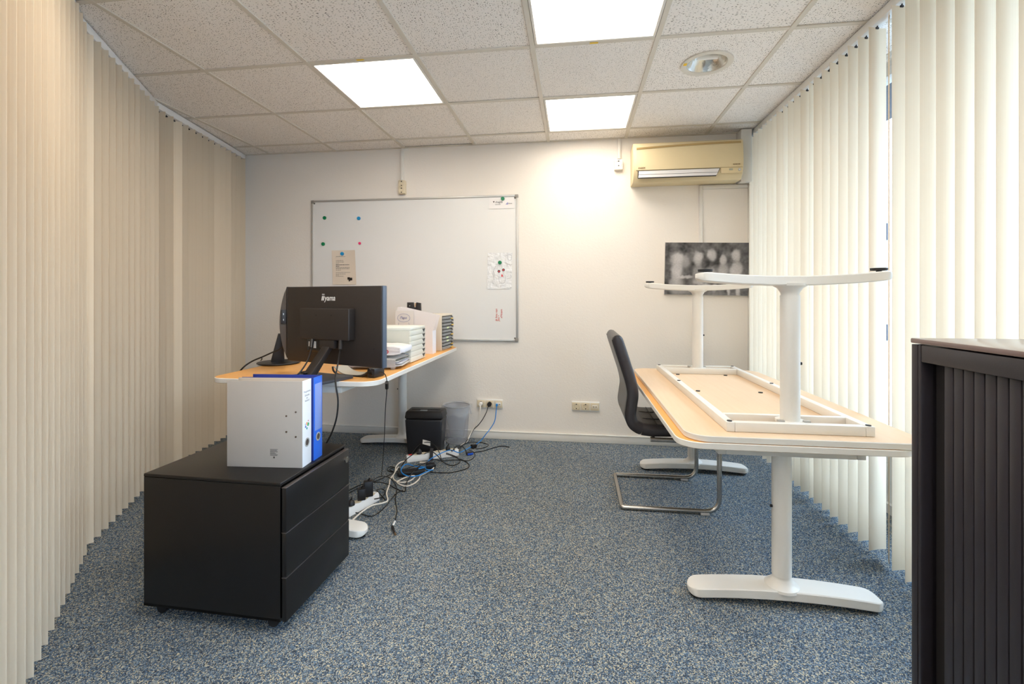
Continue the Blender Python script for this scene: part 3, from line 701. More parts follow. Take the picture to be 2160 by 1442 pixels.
# ================================================================= DESKS
def foot_mesh(b, L=0.68, w=0.098, M=None):
    t = bmesh.new(); n = 44; rings = []
    for i in range(n+1):
        s = -1+2*i/n; s = math.sin(s*PI/2)
        x = s*L/2; e = max(0.0, (abs(s)-0.865)/0.135)**1.2
        hw = w/2*math.sqrt(max(0.0, 1-e*e))*(1-0.08*s*s)+0.0015
        zc = 0.046-0.020*s*s; th = 0.0175*math.sqrt(max(0.15, 1-e*e*0.85))
        ring = []
        for a, c_ in ((1, .8), (.93, 1), (-.93, 1), (-1, .8), (-1, -.8), (-.93, -1), (.93, -1), (1, -.8)):
            ring.append(t.verts.new((x, hw*a, zc+th*c_)))
        rings.append(ring)
    for A, C in zip(rings, rings[1:]):
        for k in range(8): l = (k+1) % 8; t.faces.new((A[k], A[l], C[l], C[k]))
    t.faces.new(rings[0]); t.faces.new(rings[-1][::-1]); bmesh.ops.recalc_face_normals(t, faces=t.faces)
    b._merge(t, M); return b
def desk(lab, loc, rot, Wd=0.80, Ld=1.60, Hd=0.624, legy=0.66, outer_z0=0.10, legx=0.0, detail=False, wear=None):
    """local: length along y, width along x, floor z=0, top z=Hd"""
    t = thing('desk', lab, 'desk', loc, rot, 'white-legged wooden desks')
    th = 0.023
    outl = rrect(-Wd/2, Wd/2, -Ld/2, Ld/2, 0.085)
    B().prism(rrect(-Wd/2+.002, Wd/2-.002, -Ld/2+.002, Ld/2-.002, 0.083), Hd-th, Hd-0.0012).obj('tabletop', BIRCH, t, world=False)
    inn = rrect(-Wd/2+.003, Wd/2-.003, -Ld/2+.003, Ld/2-.003, 0.082)
    B().prism(inn, Hd-0.0012, Hd).obj('veneer', VENEER, t, world=False)
    eb = bmesh.new(); k = len(outl)
    prof = [(0, 0.0), (0, th)]
    vo = [[eb.verts.new((x, y, z)) for x, y in p] for p, z in ((inn, Hd-th-0.0002), (outl, Hd-th+0.002), (outl, Hd-0.002), (inn, Hd+0.0003))]
    for A, C in zip(vo, vo[1:]):
        for i in range(k): j = (i+1) % k; eb.faces.new((A[i], A[j], C[j], C[i]))
    bmesh.ops.recalc_face_normals(eb, faces=eb.faces)
    bb_ = B(); bb_._merge(eb); bb_.obj('edge_band', WHITEM, t, world=False)
    # frame
    zt, zb = Hd-th-0.0003, Hd-th-0.036
    fx = 0.235; fy = legy+0.075
    for s in (-1, 1):
        B().box(s*fx-0.015, s*fx+0.015, -fy, fy, zb, zt, 0.003).obj('frame_rail', WHITEM, t, world=False)
        B().box(-fx+.015, fx-.015, s*fy-(0.03 if s > 0 else 0), s*fy+(0 if s > 0 else 0.03), zb, zt, 0.003).obj('cross_beam', WHITEM, t, world=False)
        yi = s*(legy-0.062)
        B().box(-fx+.015, fx-.015, yi-0.011, yi+0.011, zb, zt, 0.003).obj('cross_beam', WHITEM, t, world=False)
    # legs
    for s in (-1, 1):
        y = s*legy
        lg = B().cyl((legx, y, outer_z0), (legx, y, Hd-th-0.0006), 0.0335, n=32).cyl((legx, y, zb+0.002), (legx, y, zb+0.010), 0.05, n=24).obj('leg', WHITEM, t, world=False)
        B().lathe([(0.0305, outer_z0+0.01), (0.0305, 0.115 if outer_z0 > 0.13 else 0.095), (0.033, 0.088), (0.042, 0.073), (0.058, 0.064), (0.060, 0.055), (0.0, 0.055)], 32, Matrix.Translation((legx, y, 0))).obj('inner_tube', WHITEM, lg, world=False)
        foot_mesh(B(), M=Matrix.Translation((legx, y, 0))).obj('foot', WHITEM, lg, world=False)
        for q in (-1, 1):
            B().cyl((legx+q*0.305, y, 0.0), (legx+q*0.305, y, 0.009), 0.027, 0.026, n=20).cyl((legx+q*0.305, y, 0.009), (legx+q*0.305, y, 0.018), 0.009, n=10).obj('glide', RUBBER, lg, world=False)
        B().cyl((legx-0.030, y, Hd*0.57), (legx-0.041, y, Hd*0.57), 0.0055, n=12).obj('clamp_screw', SCREW, lg, world=False)
    if detail:
        zs = zb-0.001
        for x, y in ((-fx, -fy+.015), (fx, -fy+.015), (-fx, fy-.015), (fx, fy-.015), (-fx, 0.1), (fx, 0.12)):
            B().cyl((x, y, zb), (x, y, zs-0.002), 0.009, n=14).obj('bolt', SCREW, t, world=False)
        for x, y in ((-0.15, 0.02), (0.16, 0.02), (-0.14, 0.55), (0.15, 0.55)):
            B().cyl((x, y, Hd-th), (x, y, Hd-th-0.004), 0.011, n=14).obj('screw_cap', SCREW, t, world=False)
        for s in (-1, 1):
            for q in (-1, 1): B().box(q*0.045-.012, q*0.045+.012, s*(legy+0.03)-.008, s*(legy+0.03)+.008, zb-0.004, zb+0.006, 0.002).obj('bracket', ALU, t, world=False)
    return t
desk('lower right desk standing on its legs under an upturned desk', (0.772, 2.525, 0), 0)
DTOP = 0.624
desk('upside-down desk with white legs in the air, on top of the right desk', (0.803, 2.528, DTOP+0.624+0.001), (0, PI, 0), detail=True)
LZ = 0.756
desk('left desk with orange beech top carrying two monitors', (-1.325, 2.775, 0), 0, Wd=0.85, Ld=1.55, Hd=LZ, legy=0.675, outer_z0=0.19)

# ================================================================= CHAIR
ch = thing('cantilever_chair', 'black leather cantilever chair with steel tube frame, tucked under the right desk', 'chair', (0.50, 2.785, 0))
bprof = [(0.222, 0.935), (0.243, 0.87), (0.272, 0.78), (0.300, 0.69), (0.312, 0.62), (0.305, 0.555), (0.300, 0.50), (0.318, 0.452), (0.36, 0.428)]
sprof = [(0.36, 0.428), (0.42, 0.422), (0.52, 0.425), (0.64, 0.432), (0.73, 0.430), (0.765, 0.415)]
def cat(pts, res=6):
    q = []
    P_ = [Vector((a, b)) for a, b in pts]
    for i in range(len(P_)-1):
        p0, p1, p2, p3 = P_[max(i-1, 0)], P_[i], P_[i+1], P_[min(i+2, len(P_)-1)]
        for k in range(res):
            u = k/res; q.append(0.5*((2*p1)+(p2-p0)*u+(2*p0-5*p1+4*p2-p3)*u*u+(3*p1-p0-3*p2+p3)*u**3))
    q.append(P_[-1]); return q
def cushion(prof, ny, W, th, roundA, roundB):
    c_ = cat(prof); n = len(c_); b = B(); t = bmesh.new()
    sec = []
    for j in range(ny+1):
        s = -1+2*j/ny; s = math.sin(s*PI/2); y = s*W/2
        ed = math.sqrt(max(0.05, 1-max(0, (abs(s)-0.93)/0.07)**2))
        A, C = [], []
        for i, p in enumerate(c_):
            tg = (c_[min(i+1, n-1)]-c_[max(i-1, 0)]).normalized(); nn = Vector((tg.y, -tg.x))
            e2 = 1.0
            if roundA and i < 4: e2 = math.sqrt(max(0.08, 1-((4-i)/4)**2))
            if roundB and i > n-5: e2 = min(e2, math.sqrt(max(0.08, 1-((i-(n-5))/4)**2)))
            h = th/2*ed*e2
            A.append(t.verts.new((p.x+nn.x*h, y, p.y+nn.y*h))); C.append(t.verts.new((p.x-nn.x*h, y, p.y-nn.y*h)))
        sec.append((A, C))
    for (A, C), (A2, C2) in zip(sec, sec[1:]):
        for i in range(n-1):
            t.faces.new((A[i], A[i+1], A2[i+1], A2[i])); t.faces.new((C[i], C2[i], C2[i+1], C[i+1]))
        t.faces.new((A[0], A2[0], C2[0], C[0])); t.faces.new((A[-1], C[-1], C2[-1], A2[-1]))
    for (A, C), r in ((sec[0], 1), (sec[-1], -1)):
        for i in range(n-1): t.faces.new((A[i], C[i], C[i+1], A[i+1]))
    bmesh.ops.recalc_face_normals(t, faces=t.faces)
    b._merge(t); return b
CM = Matrix.Translation((0, 2.785, 0))
def shifted(b): bmesh.ops.transform(b.bm, matrix=CM, verts=b.bm.verts); return b
shifted(cushion(bprof, 14, 0.46, 0.062, True, False)).obj('backrest', LEATHER, ch, smooth=50)
st_ = shifted(cushion(sprof, 14, 0.46, 0.062, False, True)).obj('seat', LEATHER, ch, smooth=50)
sm = B()
for x in (0.44, 0.53, 0.62): sm.tube([(x, 2.785-0.20, 0.4565+(x-0.44)*0.035), (x, 2.785+0.20, 0.4565+(x-0.44)*0.035)], 0.0016, 5, smooth=False)
for y in (-0.08, 0.08): sm.tube([(0.38, 2.785+y, 0.4565), (0.48, 2.785+y, 0.4545), (0.60, 2.785+y, 0.461), (0.70, 2.785+y, 0.462)], 0.0016, 5)
sm.obj('seam', RUBBER, st_)
pp = []
ps = cat(bprof)
for s in (-1, 1):
    pts_ = []
    n = len(ps)
    for i in range(2, n, 3):
        tg = (ps[min(i+1, n-1)]-ps[max(i-1, 0)]).normalized(); nn = Vector((tg.y, -tg.x))
        pts_.append((ps[i].x-nn.x*(-0.027), 2.785+s*0.219, ps[i].y-nn.y*(-0.027)))
    pp.append(pts_)
pb = B()
for pts_ in pp: pb.tube(pts_, 0.0022, 5, 3)
pb.obj('piping', RUBBER, ch)
yA, yB_ = 2.785-0.232, 2.785+0.232
def arc_path(pts, r=0.07, n=5):
    out = [Vector(pts[0])]
    for i in range(1, len(pts)-1):
        a, b, c_ = Vector(pts[i-1]), Vector(pts[i]), Vector(pts[i+1]); d1 = (a-b).normalized(); d2 = (c_-b).normalized()
        rr = min(r[i] if isinstance(r, list) else r, (a-b).length*0.45, (c_-b).length*0.45)
        p1, p2 = b+d1*rr, b+d2*rr
        for k in range(n+1):
            u = k/n; out.append(p1*(1-u)**2+b*2*u*(1-u)+p2*u*u)
    out.append(Vector(pts[-1])); return out
fr = [(0.40, yA, 0.383), (0.752, yA, 0.383), (0.752, yA, 0.016), (0.253, yA, 0.013), (0.253, yB_, 0.013), (0.752, yB_, 0.016), (0.752, yB_, 0.383), (0.40, yB_, 0.383)]
B().tube(arc_path(fr, [0, 0.05, 0.075, 0.012, 0.012, 0.075, 0.05, 0]), 0.0125, 14, smooth=False).obj('frame', CHROME, ch, smooth=60)
B().tube([(0.42, yA, 0.383), (0.42, yB_, 0.383)], 0.011, 10, smooth=False).tube([(0.68, yA, 0.383), (0.68, yB_, 0.383)], 0.011, 10, smooth=False).obj('seat_support', CHROME, ch)
for y in (yA, yB_): B().box(0.655, 0.70, y-0.017, y+0.017, 0.0, 0.011, 0.003).obj('glide', mat('clear_plastic', (198, 196, 194), 0.2), ch)

# ================================================================= TAMBOUR CABINET
TX, TYF, TYN, TZ = 0.757, 1.163, 0.10, 1.0495
t = thing('tambour_cabinet', 'dark charcoal tambour-door cabinet cut off by the right edge of the photo', 'cabinet', ((TX+1.2)/2, (TYF+TYN)/2, 0))
b = B().box(TX, 1.20, TYF-0.018, TYF, 0, TZ-0.0135, 0.0015).box(TX, 1.20, TYN, TYN+0.018, 0, TZ-0.0135, 0.0015).box(1.18, 1.20, TYN, TYF, 0, TZ-0.0135).box(TX+0.06, 1.18, TYN, TYF, 0.02, 0.06).box(TX+0.06, 1.18, TYN+0.004, TYF-0.004, TZ-0.05, TZ-0.0112)
b.obj('body', GREYM, t)
B().box(TX-0.002, 1.203, TYN-0.002, TYF+0.001, TZ-0.011, TZ, 0.0025).obj('top_panel', mat('charcoal_top_reflection_tint', (104, 84, 80), 0.28, 0.0, (400, 0.03), coat=0.4), t)  # warm, lighter colour paints in the grazing reflection on the top
B().box(TX+0.001, TX+0.026, TYF-0.027, TYF-0.0185, 0, TZ-0.0135, 0.002).obj('door_post', GREYM, t)
B().box(TX+0.001, TX+0.026, TYN+0.0185, TYN+0.027, 0, TZ-0.0135, 0.002).obj('door_post', GREYM, t)
B().box(TX+0.001, TX+0.022, TYN+0.028, TYF-0.028, TZ-0.051, TZ-0.0137, 0.002).obj('door_rail', GREYM, t)
B().box(TX+0.001, TX+0.022, TYN+0.028, TYF-0.028, 0.0, 0.06, 0.002).obj('door_rail', GREYM, t)
B().box(TX+0.03, TX+0.034, TYF-0.080, TYF-0.030, 0.06, TZ-0.052).obj('handle_recess', BLACKP, t)
y = TYF-0.0765
sl = None
while y-0.0245 > TYN+0.03:
    if sl is None:
        sl = B().box(TX+0.012, TX+0.020, y-0.0225, y, 0.062, TZ-0.0515, 0.0022).obj('slat', GREYM, t); yb = y
    else:
        c_ = bpy.data.objects.new('slat', sl.data); COL.objects.link(c_); c_.parent = t; c_.location = (0, y-yb, 0)
    y -= 0.0245
B().box(TX+0.021, TX+0.024, TYN+0.03, TYF-0.078, 0.062, TZ-0.052).obj('slat_backing', BLACKP, t)

# ================================================================= DRAWER UNIT AND BINDERS
KX0, KX1, KY0, KY1, KZ0, KZ1 = -1.515, -0.980, 1.452, 1.872, 0.045, 0.515
t = thing('drawer_unit', 'black three-drawer office pedestal on castors, in the left foreground', 'drawer unit', ((KX0+KX1)/2, (KY0+KY1)/2, 0), math.radians(-1.5))
def kb(): return B()
def loc(b): return b
cxk, cyk = (KX0+KX1)/2, (KY0+KY1)/2
hx, hy = (KX1-KX0)/2, (KY1-KY0)/2
B().box(-hx, hx, -hy, -hy+0.004, KZ0, KZ1-0.012, 0.001).box(-hx, hx, hy-0.004, hy, KZ0, KZ1-0.012, 0.001).box(-hx, -hx+0.004, -hy, hy, KZ0, KZ1-0.012, 0.001).box(-hx, hx, -hy, hy, KZ0, KZ0+0.01).box(-hx+.01, hx-.012, -hy+.004, hy-.004, KZ0+.01, KZ1-.02).obj('body', BLACKM, t, world=False)
B().box(-hx-0.001, hx+0.003, -hy-0.001, hy+0.001, KZ1-0.0115, KZ1, 0.003, 3).obj('top_panel', BLACKM, t, world=False)
dz = (KZ1-0.018-(KZ0-0.004))/3
for i in range(3):
    z1_ = KZ1-0.018-i*dz; z0_ = z1_-dz+0.005
    dr = B().box(hx+0.006, hx+0.022, -hy+0.001, hy-0.001, z0_, z1_, 0.002).box(hx+0.003, hx+0.007, -hy+0.012, hy-0.012, z0_+0.004, z1_-0.012).obj('drawer', BLACKM, t, world=False)
    B().box(hx+0.004, hx+0.0215, -hy+0.001, hy-0.001, z1_-0.0006, z1_+0.0016, 0.0008).obj('grip_edge', mat('worn_edge', (92, 86, 84), 0.3, 0.5), dr, world=False)
    if i == 0:
        lk = B().cyl((hx+0.021, hy-0.025, z1_-0.038), (hx+0.026, hy-0.025, z1_-0.038), 0.0125, n=20).obj('lock', CHROME, dr, world=False)
for x in (-hx+0.045, hx-0.045):
    for y in (-hy+0.05, hy-0.05):
        ca_ = B().box(x-0.012, x+0.012, y-0.014, y+0.014, 0.030, KZ0, 0.003).obj('caster', RUBBER, t, world=False)
        wh = B()
        for q in (-1, 1): wh.cyl((x-0.006, y+q*0.007, 0.0195), (x-0.006, y+q*0.018, 0.0195), 0.0195, n=20)
        wh.obj('wheel', RUBBER, ca_, world=False)
def binder(lab, px, py, rz, Wb, Tb, Hb, cm, inner):
    """local: spine on +x side, thickness along +y, origin at near right bottom corner"""
    t = thing('ring_binder', lab, 'binder', (px, py, KZ1+0.0006), rz, 'ring binders on the drawer unit')
    B().box(-Wb, 0, 0, 0.003, 0, Hb, 0.001).obj('front_cover', cm[0], t, world=False)
    B().box(-Wb, 0, Tb-0.003, Tb, 0, Hb, 0.001).obj('back_cover', cm[0], t, world=False)
    sp = B().box(-0.0025, 0.0005, 0.002, Tb-0.002, 0, Hb, 0.001).obj('spine', cm[1], t, world=False)
    B().box(-Wb+0.006, -0.0035, 0.0034, Tb-0.0034, 0.004, Hb-0.012).obj('paper_block', inner, t, world=False)
    rg = B().lathe([(0.012, 0), (0.0165, 0.0), (0.0165, 0.0022), (0.012, 0.0022), (0.012, 0)], 24, Matrix.Translation((0.0, Tb/2, 0.085)) @ Matrix.Rotation(PI/2, 4, 'Y')).obj('finger_ring', ALU, sp, world=False)
    B().cyl((0.0004, Tb/2, 0.085), (0.0009, Tb/2, 0.085), 0.0125, n=20).obj('finger_hole', mat('hole_brown', (70, 58, 52), 0.8), sp, world=False)
    return t, sp
GRB = mat('grey_board', (178, 169, 159), 0.7); WSP = mat('white_spine', (238, 238, 238), 0.4)
bw, sp = binder('white lever-arch binder with printed spine, nearest on the drawer unit', -0.990, 1.580, math.radians(4), 0.288, 0.068, 0.318, (GRB, WSP), mat('paper_block', (222, 212, 198), 0.8))
rv = B()
for x, z in ((-0.024, 0.205), (-0.060, 0.190), (-0.060, 0.132), (-0.024, 0.114)): rv.cyl((x, 0.0, z), (x, -0.0018, z), 0.0033, n=12)
rv.obj('rivet', mat('rivet', (90, 76, 66), 0.4, 0.6), bw, world=False)
lb = B()
for k in range(8): lb.box(-0.122, -0.122+random.uniform(0.014, 0.03), -0.0004, 0, 0.066-k*0.0032, 0.0674-k*0.0032)
lb.box(-0.110, -0.104, -0.0004, 0, 0.034, 0.040)
lb.obj('imprint', INK, bw, world=False)
# spine print
SPT = Matrix(((0, 0, 1, 0), (1, 0, 0, 0), (0, 1, 0, 0), (0, 0, 0, 1)))   # text x -> y, text y -> z, facing +x
sg = mat('spine_grey', (140, 142, 150), 0.6)
for s, z in (('Programma', 0.272), ('Directie', 0.258), ('en', 0.248), ('Aanbod', 0.238)):
    text(s, 0.0105, sg, sp, Matrix.Translation((0.0008, 0.034, z)) @ SPT, 'lettering', ax='CENTER', extrude=0.0001)
for i, (c_, yy, zz, rr) in enumerate((((240, 170, 130), 0.032, 0.155, 0.006), ((60, 170, 110), 0.042, 0.150, 0.007), ((110, 130, 200), 0.024, 0.145, 0.005), ((40, 160, 150), 0.033, 0.137, 0.0045), ((220, 110, 140), 0.043, 0.163, 0.003), ((150, 190, 220), 0.022, 0.154, 0.003))):
    B().cyl((0.0004, yy, zz), (0.0009, yy, zz), rr, n=14).obj('logo_dot', mat('logo_dot_%d' % i, c_, 0.5), sp, world=False)
BLB = mat('blue_board', (22, 46, 132), 0.5); BLS = mat('blue_spine', (38, 104, 212), 0.35)
bb2, sp2 = binder('blue lever-arch binder standing behind the white one', -0.990, 1.653, math.radians(3), 0.288, 0.070, 0.318, (BLB, BLS), mat('paper_block', (222, 212, 198), 0.8))
B().box(0.0005, 0.0012, 0.010, 0.062, 0.112, 0.292, 0.0002).obj('label_sleeve', mat('pale_blue_label', (128, 152, 214), 0.15), sp2, world=False)

# ================================================================= MONITORS
MON = mat('monitor_black', (44, 38, 35), 0.5, 0, (500, 0.08)); MONB = mat('bezel_reflection_tint', (88, 98, 112), 0.35)  # blue-grey of the bezel paints in the reflection on its glossy side
cM = Vector((-1.180, 2.150)); rzm = math.atan2(-0.2, 0.609)
t = thing('monitor', 'near black monitor seen from behind, with white maker lettering', 'monitor', (cM.x, cM.y, LZ+0.0003), rzm, 'monitors on the left desk')
zb, zt = 0.812-LZ, 1.196-LZ; wM = 0.32
B().box(-wM, wM, -0.006, 0.020, zb, zt, 0.003).obj('bezel', MONB, t, world=False)
B().box(-wM+0.004, wM-0.004, -0.014, -0.0055, zb+0.001, zt-0.001, 0.004).obj('back_shell', MON, t, world=False)
B().box(-wM+0.012, wM-0.012, 0.0195, 0.0208, zb+0.02, zt-0.012).obj('screen', BLACKG, t, world=False)
bx = B().box(-0.175, 0.155, -0.055, -0.0135, 0.935-LZ, 1.088-LZ, 0.006, 3).obj('rear_housing', MON, t, world=False)
sc_ = B()
for x in (-0.06, 0.04):
    for z in (0.955-LZ, 1.055-LZ): sc_.cyl((x, -0.054, z), (x, -0.0565, z), 0.004, n=10)
sc_.obj('mount_screw', BLACKP, bx, world=False)
po = B().box(-0.165, -0.03, -0.020, -0.0135, 0.868-LZ, 0.936-LZ, 0.002).obj('port_bay', BLACKG, t, world=False)
B().box(-0.150, -0.140, -0.0215, -0.0195, 0.895-LZ, 0.920-LZ).box(-0.122, -0.098, -0.0215, -0.0195, 0.888-LZ, 0.922-LZ).obj('rating_label', WHITEP, po, world=False)
B().box(-0.045, 0.055, -0.050, -0.0135, 0.895-LZ, 0.936-LZ, 0.004).obj('stand_mount', MON, t, world=False)
nk = B(); nk.prism([(-0.020, 0.905-LZ), (-0.048, 0.905-LZ), (-0.175, 0.012), (-0.130, 0.012)], -0.026, 0.026, EXTX, 0.004)
nk.obj('stand_neck', MON, t, world=False)
B().box(-0.040, 0.0, -0.17, -0.13, 0.033, 0.040, 0.002).obj('cable_clip', MON, t, world=False)
B().prism(rrect(-0.14, 0.15, -0.235, -0.015, 0.012), 0.0, 0.012, None, 0.002).obj('stand_base', mat('base_grey', (62, 62, 66), 0.45), t, world=False)
for q in (0.27,): B().cyl((q, -0.0135, 0.90-LZ), (q, -0.016, 0.90-LZ), 0.0035, n=10).obj('screw', BLACKP, t, world=False)
LET = mat('logo_white', (236, 234, 230), 0.5)
text('yama', 0.038, LET, t, Matrix.Translation((-0.0465, -0.0147, 1.126-LZ)) @ WALLTXT, 'lettering', shear=0.22, bold=0.0004, extrude=0.0004, sx=0.92)
lt = B()
for x in (-0.068, -0.058): lt.prism([(x, 0), (x+0.0062, 0), (x+0.0110, 0.0215), (x+0.0048, 0.0215)], -0.0001, 0.0006, Matrix.Translation((0, -0.0142, 1.126-LZ)) @ WALLTXT)
lt.obj('lettering', LET, t, world=False)
ringb = B()
for x in (-0.0595, -0.0505): ringb.tube([(x+0.0034*math.cos(a*PI/5), -0.0147, 1.1555-LZ+0.0034*math.sin(a*PI/5)) for a in range(10)], 0.0006, 5, smooth=False, closed=True)
ringb.obj('logo_ring', LET, t, world=False)
# second monitor, edge-on
t = thing('monitor', 'second black monitor seen edge-on with round foot, behind the first', 'monitor', (-1.71, 2.497, LZ+0.0003), math.radians(-56.4), 'monitors on the left desk')
zb, zt = 0.818-LZ, 1.198-LZ; w2 = 0.275
B().box(-w2, w2, 0.040, 0.058, zb, zt, 0.003).obj('bezel', BLACKP, t, world=False)
sh = [(0.042, zb+0.004)]
for k in range(13):
    s = k/12; sh.append((0.040-0.034*math.sin(PI*s)**0.8, zb+0.004+(zt-zb-0.008)*s))
sh.append((0.042, zt-0.004))
B().prism(sh, -w2+0.006, w2-0.006, EXTX, 0.003).obj('back_shell', mat('monitor_grey', (84, 76, 70), 0.4), t, world=False)
B().box(-w2+0.01, w2-0.01, 0.0575, 0.0588, zb+0.015, zt-0.012).obj('screen', BLACKG, t, world=False)
sp_ = B().box(w2-0.0055, w2+0.0005, 0.013, 0.039, 1.00-LZ, 1.076-LZ, 0.002).obj('side_port', BLACKP, t, world=False)
us = B()
for z in (1.022-LZ, 1.052-LZ): us.box(w2+0.0004, w2+0.0010, 0.023, 0.027, z-0.005, z+0.005, 0.0002)
us.obj('usb_slot', ALU, sp_, world=False)
B().prism([(0.020, 0.93-LZ), (-0.005, 0.93-LZ), (-0.045, 0.010), (0.030, 0.010)], -0.035, 0.035, EXTX, 0.006).obj('stand_neck', BLACKP, t, world=False)
B().lathe([(0.0, 0.0), (0.108, 0.0), (0.117, 0.006), (0.115, 0.011), (0.09, 0.014), (0.0, 0.016)], 48).obj('stand_base', BLACKP, t, world=False)

# black rimmed tray under the near monitor
c = P(770, 790, LZ)
t = thing('desk_stand', 'low black-rimmed stand with pale insert, under the right end of the near monitor', 'stand', (-1.078, 2.185, LZ+0.0005), math.radians(-14))
sl_ = [(-0.105, 0.042), (-0.100, 0.022), (-0.080, 0.008), (-0.05, 0.003), (0.05, 0.003), (0.08, 0.008), (0.105, 0.022), (0.125, 0.042)]
B().tube([(x, -0.05, z) for x, z in sl_], 0.0045, 8, 4).tube([(x, 0.05, z) for x, z in sl_], 0.0045, 8, 4).obj('rim', BLACKP, t, world=False)
B().grid(lambda s, r: (-0.10+0.215*s, -0.045+0.09*r, 0.007+0.034*abs(2*s-1)**3), 16, 4, 0.003).obj('insert', mat('pale_grey_insert', (184, 174, 156), 0.4), t, world=False)
B().box(0.104, 0.148, -0.05, 0.03, 0.0, 0.044, 0.006).box(0.118, 0.140, -0.054, -0.048, 0.010, 0.034, 0.003).obj('end_block', BLACKP, t, world=False)
B().cyl((0.130, -0.0535, 0.018), (0.130, -0.0555, 0.018), 0.008, n=16).obj('socket_hole', BLACKG, t, world=False)

# ================================================================= THINGS ON THE LEFT DESK
TZL = LZ+0.0005
# white drawer box
t = thing('letter_drawer_box', 'white six-drawer letter box with black triangular grips on the left desk', 'drawer box', (-1.12, 2.735, TZL), 0, 'letter drawer boxes on the left desk')
OFFW = mat('off_white_plastic', (224, 224, 212), 0.4)
B().box(-0.165, 0.160, -0.130, 0.130, 0.0, 0.205, 0.003).obj('body', mat('grey_green_plastic', (206, 204, 190), 0.4), t, world=False)
B().box(-0.170, 0.170, -0.133, 0.133, 0.190, 0.208, 0.005).obj('top_panel', OFFW, t, world=False)
TRIM = mat('grip_black', (40, 42, 44), 0.5)
for i in range(6):
    z0_ = 0.004+i*0.0312
    d_ = B().box(0.158, 0.172, -0.132, 0.132, z0_, z0_+0.0300, 0.002).obj('drawer', OFFW, t, world=False)
    B().prism([(0.070, z0_+0.0285), (0.126, z0_+0.0285), (0.100, z0_+0.006)], 0.1715, 0.1726, EXTX).obj('grip', TRIM, d_, world=False)
# beige box with grey drawers
t = thing('letter_drawer_box', 'beige letter box with ten grey drawers and yellow tabs, far end of the left desk', 'drawer box', (-1.085, 3.372, TZL), math.radians(-2), 'letter drawer boxes on the left desk')
BEI = mat('beige_plastic', (222, 208, 186), 0.45); GRD = mat('grey_drawer', (140, 142, 142), 0.4)
B().box(-0.15, 0.140, -0.135, 0.135, 0.0, 0.262, 0.004).obj('body', BEI, t, world=False)
B().box(-0.02, 0.1405, -0.122, 0.122, 0.008, 0.250).obj('inner_dark', BLACKP, t, world=False)
for i in range(10):
    z0_ = 0.010+i*0.0240; ex = random.uniform(0, 0.006)
    d_ = B().box(0.120, 0.150+ex, -0.118, 0.118, z0_, z0_+0.0165, 0.001).obj('drawer', GRD, t, world=False)
    B().box(0.148+ex, 0.1512+ex, 0.060, 0.100, z0_+0.009, z0_+0.0175).obj('grip_notch', BLACKP, d_, world=False)
    if i in (0, 1, 4, 7, 9): B().box(0.150+ex, 0.153+ex, 0.055, 0.112, z0_-0.002, z0_+0.003).obj('tab', YEL, d_, world=False)
    if i in (2, 3, 6): B().box(0.150+ex, 0.1508+ex, -0.05, 0.0, z0_+0.002, z0_+0.014).obj('label_card', mat('pale_green_card', (214, 228, 176), 0.6), d_, world=False)
# magazine file
t = thing('magazine_file', 'white sloped magazine file between the two drawer boxes', 'magazine file', (-1.085, 3.095, TZL), 0)
EXTY = Matrix(((1, 0, 0, 0), (0, 0, 1, 0), (0, 1, 0, 0), (0, 0, 0, 1)))
side = [(-0.125, 0), (0.125, 0), (0.125, 0.155), (0.150-0.015, 0.275), (-0.11, 0.318), (-0.125, 0.318)]
side = [(-0.125, 0), (0.125, 0), (0.125, 0.158), (0.128, 0.160), (0.165-0.01, 0.262), (-0.105, 0.318), (-0.125, 0.318)]
WH2 = mat('white_card', (232, 224, 220), 0.55)
B().prism(side, -0.040, -0.0375, EXTY).obj('side_panel', WH2, t, world=False)
B().prism(side, 0.0375, 0.040, EXTY).obj('side_panel', WH2, t, world=False)
B().box(0.123, 0.1262, -0.0375, 0.0375, 0, 0.158).obj('front_panel', mat('white_card_front', (240, 240, 246), 0.4), t, world=False)
B().box(-0.125, -0.122, -0.0375, 0.0375, 0, 0.318).obj('back_panel', WH2, t, world=False)
B().box(-0.122, 0.123, -0.0375, 0.0375, 0, 0.003).obj('bottom', WH2, t, world=False)
B().box(-0.10, 0.11, -0.03, 0.03, 0.003, 0.15).obj('paper_block', PAPER, t, world=False)
# note
t = thing('note_sheet', 'clear-sleeved note with an oval drawn in blue pen, leaning on the magazine file', 'paper', (-1.165, 3.03, TZL), 0)
def nf(s, r): return (-0.055+0.13*s, 0.0+0.018*r, 0.003+0.29*r)
B().grid(nf, 4, 6, 0.0012).obj('sheet', mat('sleeve_paper', (222, 214, 206), 0.3), t, world=False)
pen = mat('blue_pen', (116, 116, 160), 0.6)
ov = B().tube([(0.005+0.045*math.cos(a*PI/8), 0.0130, 0.245+0.028*math.sin(a*PI/8)) for a in range(16)], 0.0009, 5, 2, closed=True)
ov.tube([(-0.03, 0.011, 0.21), (-0.032, 0.010, 0.195)], 0.0009, 5, smooth=False).tube([(0.04, 0.011, 0.212), (0.045, 0.010, 0.20)], 0.0009, 5, smooth=False).obj('pen_line', pen, t, world=False)
text('Papa', 0.026, pen, t, Matrix.Translation((-0.022, 0.0125, 0.238)) @ WALLTXT, 'handwriting', shear=0.3)
